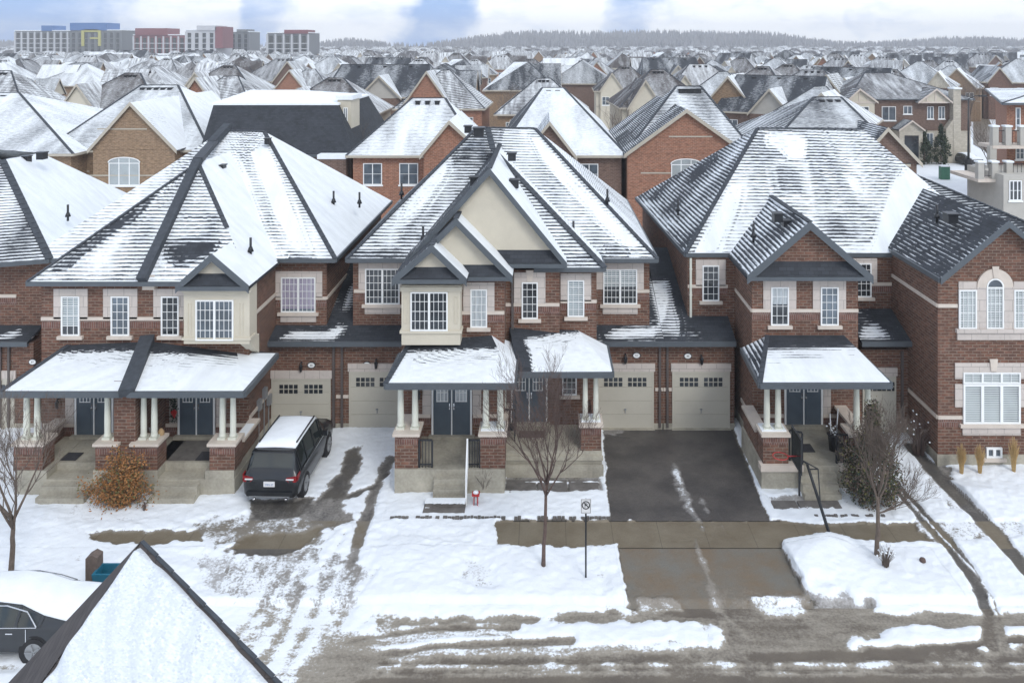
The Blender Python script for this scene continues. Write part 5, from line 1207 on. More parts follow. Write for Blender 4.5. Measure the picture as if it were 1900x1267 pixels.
# apartment block with balconies at the right edge
def balcony_block():
    h = thing('apartment_block', 'orange brick apartment block with stacked grey concrete balconies at the right edge', 'building', (XX(1880, 62), 62, 0))
    x0 = XX(1868, 62); m = MB(); m.prism([(x0, 62), (x0+16, 62), (x0+26, 80), (x0+9.5, 80)], 0, ZZ(190, 62)); m.build('wall', 'brick_orange', h)
    hip_roof(h, (x0-.8, 61.2, ZZ(190, 62)), (x0+17, 61.2, ZZ(190, 62)), (x0+27, 81, ZZ(190, 62)), (x0+9, 81, ZZ(190, 62)), (x0+9, 71, ZZ(165, 71)), (x0+14, 71, ZZ(165, 71)), cov=(1.2, 1, 1, .9))
    for yb, yt, D in ((268, 236, 60), (330, 302, 58)):
        z = ZZ(yb, D); xa = XX(1842 if yb < 300 else 1815, D); m = MB(); m.box(xa, x0+14, D, 62.0-.002, z-.35, z-.1); s_ = m.build('balcony', 'stone_trim', h)
        for xx in (1842, 1866, 1893) if yb < 300 else (1815, 1841, 1868): 
            m = MB(); m.box(XX(xx, D), XX(xx, D)+.45, D-.02, D+.43, z-.1, ZZ(yt, D)); p = m.build('balcony_post', 'stucco_grey', s_); m = MB(); m.box(XX(xx, D)-.06, XX(xx, D)+.51, D-.08, D+.49, ZZ(yt, D), ZZ(yt, D)+.12); m.build('post_cap', 'snow', p)
        railing(s_, (xa+.3, D+.2, z), (x0+14, D+.2, z), h=1.0, n=60)
    for x in (1838,): m = MB(); m.box(XX(x, 60), XX(x, 60)+.5, 60.05, 60.5, 0, ZZ(272, 60)); m.build('pillar', 'stucco_grey', h)
    m = MB(); m.box(XX(1862, 57), x0+14, 57, 61.9, 0, ZZ(300, 57)-1.0); m.build('podium', 'stucco_grey', h)
    simple_window(h, XX(1884, 62), XX(1893, 62), ZZ(240, 62), ZZ(200, 62), 61.99, 1, 'glass_mid'); simple_window(h, XX(1884, 62), XX(1900, 62), ZZ(296, 62), ZZ(272, 62), 61.99, 2, 'glass_mid'); simple_window(h, XX(1872, 57), XX(1895, 57), ZZ(372, 57), ZZ(335, 57), 56.99, 3, 'glass_dark')
balcony_block()
px_house('detached_house', 'pale rendered house with shuttered windows beyond the balconies', 1845, 1990, 150, 1870, 1930, 122, 11.0, wall='stucco', cov=(.5, .8, .9, .3), gables=[pg(176, 1836, 152, 1862, 124, 1890, 'stucco', (.3, .7), 186)], wins=[pw(1854, 1862, 163, 173, 185.5), pw(1868, 1878, 161, 175, 185.5)], vents=0)
# prototypes for the far rows
PROT = []
def proto(i, wall, mat, w_, dep, ridge, cov, gab, trim='trim_beige', zr=11.3, label='', dy=0):
    wl, wr = -w_/2, w_/2
    if ridge == 'x': rl, rr = (wl+dep*.42, dep/2), (wr-dep*.42, dep/2)
    elif ridge == 'y': rl, rr = (-.4, dep*.40), (.4, dep*.6)
    else: rl, rr = (wl+.2, dep/2), (wr-.2, dep/2)     # gable ended
    gs = [(a, (a+b)/2, b, -1.0, 7.0-.1, zt, gw, gc, dep*.55) for a, b, zt, gw, gc in gab]
    ws = []
    n = int(w_/3.4)
    for k in range(n):
        x = wl+1.1+k*(w_-2.2-1.4)/max(1, n-1); infront = any(a < x+.7 < b for a, b, *_ in gab)
        yy = -.71 if infront else -.01
        ws.append((x, x+1.4, 4.5, 6.0, yy, 2)); 
    h = bg_house('suburban_house', label, wl, wr, 0, dep, 7.0, rl, rr, zr, wall, cov, gs, ws, 'houses in the rows beyond the back gardens', mat, 3, loc=(0, 0, -500), trim=trim)
    PROT.append(h)
proto(0, 'brick_tan', 'roof_grey', 12, 12, 'x', (.62, .85, .9, .35), [], label='tan brick house under an all-white hip roof in the far rows')
proto(1, 'brick_orange', 'roof_grey', 11, 12, 'y', (.6, .85, .9, .3), [(-5, 2, 11.4, 'brick_orange', (.5, 1.1))], label='orange brick house with a wide front gable in the far rows')
proto(2, 'brick_brown', 'roof_grey', 14, 13, 'x', (.42, .7, .9, .22), [(.2, 6.6, 10.9, 'brick_brown', (.4, .9))], label='brown brick house with a striped half-white roof in the far rows')
proto(3, 'stucco', 'roof_brown', 12, 12, 'x', (.28, .8, .7, .1), [(-5.5, -.5, 10.3, 'stucco', (.15, .9))], label='cream rendered house with a mostly bare dark roof in the far rows')
proto(4, 'brick_red', 'roof_shingle', 13, 13, 'y', (.5, .7, .9, .25), [(-6, -1.5, 9.8, 'brick_red', (.5, 1.1)), (1.5, 6, 9.8, 'stucco', (.5, 1.1))], label='red brick house with two small front gables in the far rows')
proto(5, 'brick_brown', 'roof_shingle', 12, 14, 'g', (.10, .5, .5, .1), [(-2, 3.5, 10, 'stucco_grey', (.1, .8))], label='brown brick house with a long bare dark roof in the far rows')
proto(6, 'brick_tan', 'roof_shingle', 11, 13, 'y', (.5, .85, .9, .2), [(-2, 5, 11.0, 'brick_tan', (.25, 1.0))], label='tan brick house with an off-centre gable in the far rows')
proto(7, 'brick_orange', 'roof_brown', 13, 11, 'x', (.62, .85, .9, .35), [(-6, -2.2, 9.6, 'stucco', (.4, 1.0))], label='orange brick house with a small cream side gable in the far rows')
index_children()
rnd = random.Random(11)
used = [False]*len(PROT)
def place_house(k, x, y, rz, s=1.0):
    o = PROT[k] if not used[k] else copy_tree(PROT[k]); used[k] = True
    o.location = (x, y, 0); o.rotation_euler = (0, 0, rz); o.scale = (s*rnd.uniform(.95, 1.08), s*rnd.uniform(.92, 1.05), rnd.uniform(.96, 1.13))
    return o
BIG = []
def right_zone(x, y): return x > .18*y+6
count = 0; far_list = []; PLACED = []
row_D = [100, 138, 163, 201, 226, 264, 289, 327, 352]
for ri, D in enumerate(row_D):
    x = -.74*D-12; 
    while x < .62*D+14:
        wst = rnd.choice([13.2, 14.2, 15.2, 16]) 
        yy = D+5*math.sin(x/60+ri)+rnd.uniform(-1.6, 1.6); px = X0+x*F/yy
        rz = rnd.choice([0, 0, 0, R(90), R(-90)])+R(rnd.uniform(-4, 4)) if ri else R(rnd.uniform(-3, 3))
        skip = False
        if ri == 0 and (px > 1400): skip = True
        if ri == 1 and 1390 < px: skip = px > 1760 or px > 1560 and yy < 150
        if 1775 < px < 1850 and D < 170: skip = True
        if not skip:
            wts = [3, 2.5, 3, 1.5, 3, 1.4, 3, 2] if px < 1150 else [1, 1, 3, 3, 2, 4, 2, 1]
            k = rnd.choices(range(8), wts)[0]
            PLACED.append((ri, px, place_house(k, x, yy, rz+(R(-28) if px > 1350 else 0)), k)); count += 1
        x += wst
SKEW = []; SKK = []
big_ = place_house(5, XX(695, 119), 119, 0, 1.2); big_['label'] = 'long dark frosted roof of the house behind the mansard building'; count += 1
for x, D, k, rz in sorted(((1420, 98, 5, -32), (1490, 112, 2, -32), (1330, 104, 6, -20), (1560, 122, 5, -35), (1640, 138, 3, -35), (1500, 86, 6, -30), (1700, 150, 4, -30), (1395, 122, 3, -32))):
    SKEW.append(place_house(k, XX(x, D), D, R(rz))); SKK.append(k); count += 1
ORD = 'first second third fourth fifth sixth seventh eighth ninth tenth eleventh twelfth thirteenth fourteenth fifteenth sixteenth seventeenth eighteenth nineteenth twentieth'.split()
KIND = ['tan brick house, white hip roof', 'orange brick house, wide gable', 'brown brick house, striped roof', 'cream rendered house, dark roof', 'red brick house, two gables', 'brown brick house, bare dark roof', 'tan brick house, off-centre gable', 'orange brick house, small cream gable']
ROWN = ['first far row', 'second far row', 'third far row']
for ri in (0, 1, 2):
    L_ = sorted([q for q in PLACED if q[0] == ri and -20 < q[1] < 1920], key=lambda q: q[1])
    for i, q in enumerate(L_): 
        if i < 20: q[2]['label'] = '%s, %s from the left in the %s' % (KIND[q[3]], ORD[i], ROWN[ri])
for i, q in enumerate(SKEW): q['label'] = '%s, in the slanting group, %s from the left' % (KIND[SKK[i]], ORD[i])
# remaining far rows: several hundred more, each a few pixels
def far_rows():
    m = MB(); r2 = random.Random(3)
    for D in list(range(390, 900, 34))+list(range(900, 1150, 45)):
        x = -.75*D-10
        while x < .65*D+10:
            y = D+r2.uniform(-7, 7); w_ = r2.uniform(10, 15); d_ = r2.uniform(10, 13); zr = r2.uniform(10, 12); a = r2.choice([0, 0, 1])
            mi = r2.choice([0, 1, 2, 3]); cv = r2.choice([.85, .6, .4, .2, .95, .05]); x0, x1, y0, y1 = x-w_/2, x+w_/2, y-d_/2, y+d_/2
            m.box(x0+.4, x1-.4, y0+.4, y1-.4, 0, 7, mi=mi+1)
            if a: r1_, r2_ = (x, y-d_*.15, zr), (x, y+d_*.3, zr)
            else: r1_, r2_ = (x-w_*.2, y, zr), (x+w_*.2, y, zr)
            A, B, C, E = (x0, y0, 7), (x1, y0, 7), (x1, y1, 7), (x0, y1, 7)
            if a:
                for f, c in (([A, B, r1_], cv), ([B, C, r2_, r1_], cv+.3), ([C, E, r2_], cv), ([E, A, r1_, r2_], cv-.2)): m.poly(f, mi=0, cov=c)
            else:
                for f, c in (([A, B, r2_, r1_], cv), ([B, C, r2_], cv+.3), ([C, E, r1_, r2_], cv), ([E, A, r1_], cv-.2)): m.poly(f, mi=0, cov=c)
            if r2.random() < .5:
                gx = x+r2.uniform(-2, 2); m.poly([(gx-2.4, y0-.6, 6.9), (gx+2.4, y0-.6, 6.9), (gx, y0-.6, 9.6)], mi=mi+1); m.poly([(gx, y0-.7, 9.7), (gx-2.6, y0-.7, 6.9), (gx-2.6, y0+3, 6.9), (gx, y0+3, 9.7)], cov=cv); m.poly([(gx+2.6, y0-.7, 6.9), (gx, y0-.7, 9.7), (gx, y0+3, 9.7), (gx+2.6, y0+3, 6.9)], cov=cv+.2)
            x += r2.uniform(14, 20)
    o = m.build('distant_houses', ['roof_grey', 'brick_tan', 'brick_brown', 'stucco_grey', 'brick_orange'])
    tag(o, 'haze-faded sea of small snowy roofs reaching to the horizon', 'houses', kind='stuff')
far_rows()
print('houses', count)
# apartment complex on the skyline
def tower(name, label, x0, x1, ytop, D, dep, wall, strips, extra=()):
    a, b = XX(x0, D), XX(x1, D); zt = ZZ(ytop, D)
    h = thing(name, label, 'building', ((a+b)/2, D, 0)); m = MB(); m.box(a, b, D, D+dep, 0, zt); m.build('wall', wall, h)
    fl = int(zt/3.1); n = max(2, int((b-a)/4))
    wn = MB(); 
    for i in range(n):
        xa = a+(b-a)*(i+.25)/n; wn.box(xa, xa+(b-a)/n*.45, D-.12, D, 1.5, zt-1.5)
    wn.build('window_strip', 'glass_tint' if strips != 'panel_grey' else 'glass_dark', h)
    st = MB()
    for i in range(0, n+1): xa = a+(b-a)*i/n; st.box(xa-.5, xa+.5, D-.3, D-.13, 0, zt-.6)
    for f in range(1, fl): st.box(a, b, D-.22, D-.14, f*3.1, f*3.1+.4)
    st.build('facade_panel', strips, h)
    m = MB(); m.box(a-.3, b+.3, D-.3, D+dep+.3, zt, zt+.5); m.build('snow_cover', 'snow', h)
    for (xa, xb, ya, yb, mt, nm) in extra:
        m = MB(); m.box(XX(xa, D), XX(xb, D), D-.8, D+dep*.6, ZZ(yb, D), ZZ(ya, D)); m.build(nm, mt, h)
    return h
tower('apartment_block', 'hazy grey apartment block with a small blue roof box, leftmost on the skyline', 28, 150, 58, 520, 25, 'panel_grey', 'panel_white', ((78, 97, 48, 58, 'panel_blue', 'penthouse'),))
tower('apartment_block', 'distant apartment block with a bright blue top floor and a yellow framed front', 131, 225, 57, 500, 25, 'panel_grey', 'panel_grey', ((131, 199, 43, 57, 'panel_blue', 'penthouse'), (152, 157, 56, 86, 'panel_yellow', 'yellow_frame'), (183, 188, 56, 86, 'panel_yellow', 'yellow_frame'), (157, 183, 55, 60, 'panel_yellow', 'yellow_frame'), (168, 183, 70, 73, 'panel_yellow', 'yellow_frame')))
tower('apartment_block', 'distant white-striped apartment block with maroon upper storeys', 248, 345, 66, 470, 25, 'panel_red', 'panel_white', ((252, 312, 53, 66, 'panel_red', 'penthouse'),))
tower('apartment_block', 'distant tall white apartment block ending in a red corner', 345, 400, 57, 460, 25, 'panel_white', 'panel_white', ((366, 402, 48, 57, 'panel_white', 'penthouse'), (400, 414, 50, 90, 'panel_red', 'corner_panel')))
tower('apartment_block', 'plain dark grey distant apartment block beside the red corner', 416, 462, 60, 520, 20, 'panel_grey', 'panel_grey', ((440, 460, 55, 60, 'panel_grey', 'penthouse'),))
tower('apartment_block', 'distant striped apartment block standing apart, with a maroon top', 496, 572, 62, 440, 22, 'panel_grey', 'panel_white', ((528, 572, 56, 63, 'panel_red', 'penthouse'),))
# wooded ridge and skyline trees
def ridge_h(x, y):
    px = x/y*F+X0
    return 22*math.exp(-((px-1180)/335)**6)*(1+.04*math.sin(px/37))+9*math.exp(-((px-650)/60)**2)+12*math.exp(-((px-1800)/160)**2)+5*math.exp(-((px-20)/80)**2)
def hills():
    m = MB(); n = 90; vs = []; rows = [(1130, 0), (1250, .6), (1400, 1), (1650, 1.03), (1800, .9)]
    for y, k in rows:
        for i in range(n+1): x = (-.85+1.6*i/n)*y; vs.append((x, y, -1+k*ridge_h(x, y)*1.15))
    m.add(vs, [(j*(n+1)+i, j*(n+1)+i+1, (j+1)*(n+1)+i+1, (j+1)*(n+1)+i) for j in range(len(rows)-1) for i in range(n)], smooth=True); m.build('hill', 'far_wood', kind='structure')
    m = MB(); r2 = random.Random(9)
    for i in range(9000):
        y = r2.uniform(1170, 1500); px = r2.uniform(-60, 1960); x = (px-X0)*y/F; hh = ridge_h(x, y)
        if hh < 2.5 and r2.random() < .8: continue
        k = min(1, max(0, (y-1130)/270)); z = hh*k*1.1-1; t = r2.uniform(8, 19); w_ = r2.uniform(2, 4)
        a = r2.uniform(0, 3); ring = [(x+w_*math.cos(a+j*2.1)*r2.uniform(.6, 1), y+w_*math.sin(a+j*2.1)*.8, z+t*r2.uniform(.35, .6)) for j in range(3)]
        m.add([(x, y, z)]+ring+[(x+r2.uniform(-1, 1), y, z+t)], [(0, 1, 2), (0, 2, 3), (0, 3, 1), (4, 2, 1), (4, 3, 2), (4, 1, 3)])
    o = m.build('forest', 'far_wood'); tag(o, 'grey leafless wood along the hazy skyline', 'forest', kind='stuff')
hills()
# side street beyond the right-hand houses
m = MB(); pts = [(1815, 355), (1900, 372), (1900, 300), (1840, 262), (1812, 225), (1802, 205), (1790, 205), (1800, 240), (1815, 290)]
s_ = [WZ(1795, 262, .02), WZ(1850, 262, .02), WZ(1868, 300, .02), WZ(1872, 302, .02), WZ(1830, 214, .02), WZ(1812, 214, .02)]
m.poly([WZ(1806, 268, .03), WZ(1872, 305, .03), WZ(1850, 250, .03), WZ(1826, 205, .03), WZ(1806, 205, .03)], cov=.2); m.build('side_street', 'g_road', kind='structure')
# ---------------------------------------------------------------- trees, shrubs
def bare_tree(name, label, base, zf, ztop, spread, r0, lean=(0, 0), seed=1, limbs=6, depth=4, bark='bark', group=None, cat='tree', side=0):
    rn = random.Random(seed); t = thing(name, label, cat, base, group)
    b = Vector(base); fork = b+Vector((lean[0], lean[1], zf))
    m = MB(); k = 7; pts = [b+(fork-b)*(i/k)+Vector((rn.uniform(-.012, .012), rn.uniform(-.012, .012), 0)) for i in range(k+1)]
    m.tube([b-Vector((0, 0, .1))]+pts[1:], [r0*1.25]+[r0*(1-.35*i/k) for i in range(1, k+1)], 8); m.build('trunk', bark, t)
    c = MB(); Hc = ztop-zf
    def grow(p, d, L_, r, lv):
        n = 4; q = [p]; dd = d.copy()
        for i in range(n):
            dd = (dd+Vector((rn.uniform(-.13, .13), rn.uniform(-.13, .13), rn.uniform(.0, .12)))).normalized(); q.append(q[-1]+dd*L_/n)
        c.tube(q, [max(.003, r*(1-.5*i/n)) for i in range(n+1)], 5 if lv < 2 else 3)
        if lv >= depth: return
        nb = rn.choice([3, 4]) if lv < 3 else 3
        for i in range(nb):
            s_ = q[rn.choice([2, 3, 4]) if i else 4]; ax = dd.orthogonal().normalized(); ax.rotate(Matrix.Rotation(rn.uniform(0, 6.28), 3, dd))
            nd = (dd+ax*rn.uniform(.3, .65)+Vector((0, 0, .15))).normalized(); grow(s_, nd, L_*rn.uniform(.55, .78), r*rn.uniform(.45, .58), lv+1)
    for i in range(limbs):
        a = 6.283*i/limbs+rn.uniform(-.3, .3); s_ = pts[-1] if i % 2 else pts[-2]
        f = spread/Hc*rn.uniform(.5, 1.1) if i else .1
        grow(s_, Vector((math.cos(a)*f, math.sin(a)*f, 1)).normalized(), Hc*rn.uniform(.36, .46), r0*.5, 1)
    for i in range(side):
        a = rn.uniform(-.5, .4); grow(pts[-3], Vector((math.cos(a), math.sin(a)*.5, .25)).normalized(), Hc*.3, r0*.3, 2)
    c.build('crown', bark, t); return t
def gpt(x, y): p = WZ(x, y, .03); return (p.x, p.y, .03)
tA = bare_tree('young_tree', 'slim bare young tree in the snowy verge, nearest the no-parking sign', gpt(1008, 1053), 2.55, 5.75, 2.2, .062, (.10, 0), 4, 9, 6, 'bark_red')
tB = bare_tree('young_tree', 'bare young tree standing in front of the big evergreen bush', gpt(1627, 1036), 1.95, 4.7, 1.7, .08, (.05, 0), 8, 7, 6, side=4)
tC = bare_tree('young_tree', 'bare spreading young tree by the porch with the leaf-strewn hedge, near the left edge', gpt(20, 1075), 1.75, 5.2, 2.0, .085, (.08, 0), 15, 7, 6)
tC['label'] = 'wide-branching bare young tree at the left edge of the snow, behind the grey car'
def leaf_cloud(m, n, fn, size, rn, mi=0):
    for i in range(n):
        p = Vector(fn()); a = Vector((rn.gauss(0, 1), rn.gauss(0, 1), rn.gauss(0, 1))).normalized(); b = a.orthogonal().normalized(); b.rotate(Matrix.Rotation(rn.uniform(0, 6.28), 3, a)); c = a.cross(b); s_ = size*rn.uniform(.6, 1.4)
        m.poly([p+b*s_, p+c*s_*.6, p-b*s_, p-c*s_*.6], mi=mi)
def shrub_orange():
    base = gpt(222, 940); t = thing('shrub', 'rusty orange leafy shrub against the middle porch piers', 'shrub', base); rn = random.Random(2); bx, by, _ = base
    m = MB(); tips = []
    for i in range(44):
        a = rn.uniform(0, 6.28); r = rn.uniform(.1, 1.25); top = Vector((bx+math.cos(a)*r, by+.1+math.sin(a)*r*.5, rn.uniform(.35, 1)*(2.3-1.25*r)))
        q = [Vector((bx+math.cos(a)*.12, by+math.sin(a)*.1, 0)), Vector((bx, by, 0)).lerp(top, .5)+Vector((rn.uniform(-.1, .1), 0, .1)), top]; m.tube(q, [.022, .014, .006], 4); tips.append(q)
    m.build('stem', 'bark', t); m = MB()
    def fn():
        q = rn.choice(tips); u = rn.uniform(.25, 1.08); p = q[0].lerp(q[1], u*2) if u < .5 else q[1].lerp(q[2], u*2-1); s_ = .16; return p+Vector((rn.gauss(0, s_), rn.gauss(0, s_), rn.gauss(0, s_)))
    leaf_cloud(m, 6500, fn, .04, rn); m.smooth = False
    for i in range(len(m.m)): m.m[i] = rn.choice([0, 0, 0, 0, 1])
    m.build('foliage', ['leaf_orange', 'leaf_olive'], t)
shrub_orange()
def evergreen(name, label, base, w_, h_, n, mats, rn, snow=True, dark=0, size=.05):
    t = thing(name, label, 'bush' if w_ > 1.2 else 'tree', base); b = Vector(base)
    m = MB(); m.tube([b, b+Vector((0, 0, h_*.6))], [.07, .03], 6); m.build('trunk', 'bark', t); m = MB()
    cl = []
    for i in range(190):
        u = rn.random()**.8; rr = (math.sin(min(1, u*1.15+.12)*math.pi)**.6)*w_/2*rn.uniform(.62, 1.02) if w_ > 1.2 else (1-u)**.8*w_/2*rn.uniform(.7, 1.0)+.05; a = rn.uniform(0, 6.28); cl.append(b+Vector((math.cos(a)*rr, math.sin(a)*rr, .1+u*h_)))
    def fn():
        c = rn.choice(cl); g = .11*min(1, w_); p = c+Vector((rn.gauss(0, g), rn.gauss(0, g), rn.gauss(0, g*1.5)))
        p = b+(p-b)*rn.uniform(.75, 1.0) if rn.random() < .3 else p; return (p.x, p.y, max(.03, p.z))
    leaf_cloud(m, n, fn, size, rn)
    for i in range(len(m.m)): m.m[i] = rn.choice(range(len(mats)))
    m.build('foliage', mats, t); return t
rn = random.Random(21)
evergreen('evergreen_bush', 'large browning egg-shaped evergreen bush beside the porch steps', gpt(1618, 934), 1.95, 3.2, 16000, ['evergreen', 'leaf_olive', 'bark', 'bark', 'bark_red', 'evergreen_dark'], rn, size=.04)
for x, y, l in ((1715, 297, 'slim dark conical evergreen beside the stone entrance of the timbered house'), (1746, 299, 'taller conical evergreen between the entrance and the stone chimney')):
    D = 103; evergreen('conical_evergreen', l, (XX(x, D), D, 0), 1.9 if x < 1730 else 2.2, 4.2 if x < 1730 else 5.0, 2500, ['evergreen_dark', 'evergreen'], rn, size=.12)['category'] = 'tree'
def twig_bush(name, label, base, w_, h_, n, mat, seed, cat='shrub', droop=0, snow=0, part='stem'):
    rn = random.Random(seed); t = thing(name, label, cat, base); b = Vector(base); m = MB(); tips = []
    for i in range(n):
        a = rn.uniform(0, 6.28); r = rn.uniform(0, 1)**.7*w_/2; top = b+Vector((math.cos(a)*r, math.sin(a)*r, h_*rn.uniform(.6, 1)*(1-.25*(r/(w_/2))**2)))
        q = [b+Vector((math.cos(a)*r*.25, math.sin(a)*r*.25, 0)), b.lerp(top, .5)+Vector((math.cos(a)*r*-.1, 0, .05)), top]; m.tube(q, [.010, .008, .004], 3); tips.append(top)
    m.build(part, mat, t)
    if snow:
        m = MB()
        for p in rn.sample(tips, snow): m.lathe(p-Vector((0, 0, .03)), [(.01, 0), (.035, .02), (.02, .05)], 6)
        m.build('snow_cap', 'snow', t)
    return t
twig_bush('bare_shrub', 'bare brown twiggy shrub against the concrete base beside the white handrail', gpt(898, 912), .8, 1.0, 70, 'bark_red', 3)
twig_bush('bare_shrub', 'small dark snow-dusted twig clump at the foot of the young tree', gpt(1643, 1058), .55, .85, 60, 'bark', 5, snow=22)
twig_bush('bare_shrub', 'dark tangled bare bush beside the end house, above the tyre tracks', (XX(1700, 30.6), 30.4, 0), 1.5, 1.7, 120, 'bark_red', 6, snow=20)
for i, (x, y, h_, l) in enumerate(((1784, 880, 1.05, 'tuft of dry straw-coloured ornamental grass nearest the corner of the end house'), (1818, 879, 1.0, 'tuft of dry ornamental grass just left of the basement window'), (1881, 876, 1.2, 'tallest tuft of dry ornamental grass, right of the basement window'))):
    o = twig_bush('ornamental_grass', l, gpt(x, y), .42, h_*1.15, 150, 'dry_grass', 30+i, cat='grass tuft', part='blade'); o['group'] = 'ornamental grasses along the end house'
m = MB(); g = gpt(1712, 1046); m.lathe((g[0], g[1], .08), [(.05, 0), (.10, .05), (.08, .12), (.02, .15)], 7); o = m.build('leaf_clump', 'bark_red'); tag(o, 'small reddish brown clump of leaves lying alone on the snowy verge', 'leaf clump')
g = gpt(270, 945); twig_bush('dead_flower', 'withered reddish brown plant sticking out of the snow beside the orange shrub', gpt(268, 948), .35, .4, 16, 'bark_red', 9, cat='plant')
# bare trees in the back gardens
bt = bare_tree('bare_tree', 'bare garden tree standing between the rows of houses', (0, 0, 0), 1.6, 6.6, 2.6, .11, (0, 0), 33, 7, 5, group='bare trees between the back rows')
index_children(); first = True
for x, D in ((685, 70), (668, 74), (1200, 66), (1222, 72), (1165, 90), (560, 92), (1700, 118), (1730, 128), (1680, 132), (1640, 126), (1842, 88), (1800, 150), (330, 95), (760, 98), (940, 130), (1290, 95), (120, 98), (1410, 76), (1560, 96), (1380, 150), (1450, 180), (1520, 190), (1600, 200), (1250, 150), (1130, 190), (1010, 180), (880, 190), (720, 180), (560, 180), (430, 150), (260, 190), (90, 180), (1300, 240), (1480, 250), (1660, 240), (1720, 200), (1780, 240), (1010, 240), (620, 250), (350, 250)):
    o = bt if first else copy_tree(bt); first = False; o.location = (XX(x, D), D, 0); o.rotation_euler = (0, 0, rnd.uniform(0, 6)); s_ = rnd.uniform(.9, 1.5); o.scale = (s_, s_, s_)
NEAR_T = sorted([o for o in bpy.data.objects if o.name.startswith('bare_tree') and o.location.y < 135], key=lambda o: o.location.x/o.location.y)
for i, o in enumerate(NEAR_T[:20]): o['label'] = 'bare garden tree, %s from the left among those between the nearer back rows' % ORD[i]
# ---------------------------------------------------------------- vehicles
def car(name, label, loc, rz, L_, wd, stations, body, glassm, wheel_r, axles, glass_side, glass_front, snow, cat='car', lights='rear'):
    """stations: (s, zb, zbelt, ztop, half width, half roof width); s from rear 0 to front L_. Built along +Y."""
    t = thing(name, label, cat, (0, 0, 0)); rings = []
    for s, zb, zs, zt, wl, wt in stations:
        half = [(0, zb), (wl*.82, zb), (wl*.97, zb+.12), (wl, (zb+zs)*.5), (wl*.985, zs-.06), (wl*.95, zs), (wt+(wl-wt)*.08 if zt-zs > .1 else wl*.9, zt-.05 if zt-zs > .1 else zs+.012), (wt*.88, zt), (0, zt+.02)]
        rings.append([(x, s, z) for x, z in half]+[(-x, s, z) for x, z in half[-2:0:-1]])
    n = len(rings[0]); bodyv = [p for r in rings for p in r]; bf = []; gf = []; sf = []
    for i in range(len(rings)-1):
        for j in range(n):
            f = (i*n+j, i*n+(j+1) % n, (i+1)*n+(j+1) % n, (i+1)*n+j)
            jj = j if j < 8 else n-1-j
            if jj == 5 and i in glass_side: gf.append(f)
            elif jj in (6, 7) and i in glass_front: gf.append(f)
            else: bf.append(f)
            if jj in (6, 7) and i in snow: sf.append(f)
    bf.append(list(range(n))[::-1]); bf.append([(len(rings)-1)*n+j for j in range(n)])
    m = MB(); m.add(bodyv, bf, smooth=True); bo = m.build('body', body, t); bo.modifiers.new('b', 'EDGE_SPLIT').split_angle = R(38)
    m = MB(); m.add(bodyv, gf, smooth=True); m.build('window_glass', glassm, t)
    if sf:
        ui = sorted({k for f in sf for k in f}); rm = {k: i for i, k in enumerate(ui)}
        m = MB(); m.add([(bodyv[k][0]*.97, bodyv[k][1], bodyv[k][2]+.05) for k in ui], [[rm[k] for k in f] for f in sf], smooth=True); so = m.build('snow_cover', 'snow', t); md = so.modifiers.new('s', 'SOLIDIFY'); md.thickness = -.06; md.offset = -1
    # pillars
    for i in glass_side:
        for sg in (-1, 1):
            p = MB()
            a = Vector(rings[i][5]); b = Vector(rings[i][6]); a.x *= sg*1.005; b.x *= sg*1.005; p.beam(a, b, .07, .02); p.build('pillar', body, t)
    for s in axles:
        for sg in (-1, 1):
            m = MB(); x = sg*(wd/2-.11); seg = 18
            def disc(r, xa, xb, mt, nm, par):
                mm = MB(); ri = [(xa, s+r*math.cos(6.283*i/seg), wheel_r+r*math.sin(6.283*i/seg)) for i in range(seg)]; mm.ext(ri, (xb-xa, 0, 0)); return mm.build(nm, mt, par)
            disc(wheel_r+.07, x-sg*.1, x+sg*.098, 'rubber', 'wheel_arch', t)
            w_ = disc(wheel_r, x-sg*.1, x+sg*.125, 'rubber', 'wheel', t); rim = disc(wheel_r*.68, x+sg*.1, x+sg*.128, 'grey_metal', 'rim', w_)
            mm = MB()
            for k in range(5):
                a = 6.283*k/5; mm.beam((x+sg*.14, s, wheel_r), (x+sg*.14, s+wheel_r*.62*math.cos(a), wheel_r+wheel_r*.62*math.sin(a)), .06, .03)
            mm.build('spoke', 'grey_metal', rim)
    return t
suv_st = [(0, .42, .95, 1.0, .80, .70), (.06, .36, 1.02, 1.05, .90, .78), (.16, .32, 1.08, 1.14, .95, .80), (.22, .3, 1.10, 1.30, .96, .78), (.46, .28, 1.11, 1.74, .965, .72), (.60, .26, 1.11, 1.80, .97, .71), (1.3, .24, 1.10, 1.83, .97, .72), (2.2, .22, 1.09, 1.83, .965, .72), (3.0, .22, 1.08, 1.79, .96, .71), (3.25, .22, 1.07, 1.70, .96, .70), (3.85, .24, 1.07, 1.16, .95, .74), (4.1, .25, 1.04, 1.12, .95, .78), (4.7, .30, .95, 1.03, .90, .72), (4.92, .38, .80, .88, .80, .62)]
xs = XX(507, 27.2)
suv = car('parked_suv', 'black SUV with a snow-covered roof, parked nose-in at the garage', 0, 0, 4.9, 1.92, suv_st, 'car_black', 'glass_tint', .39, (1.0, 3.9), (4, 5, 6, 7, 8, 9), (3, 9), (5, 6, 7, 8), 'SUV')
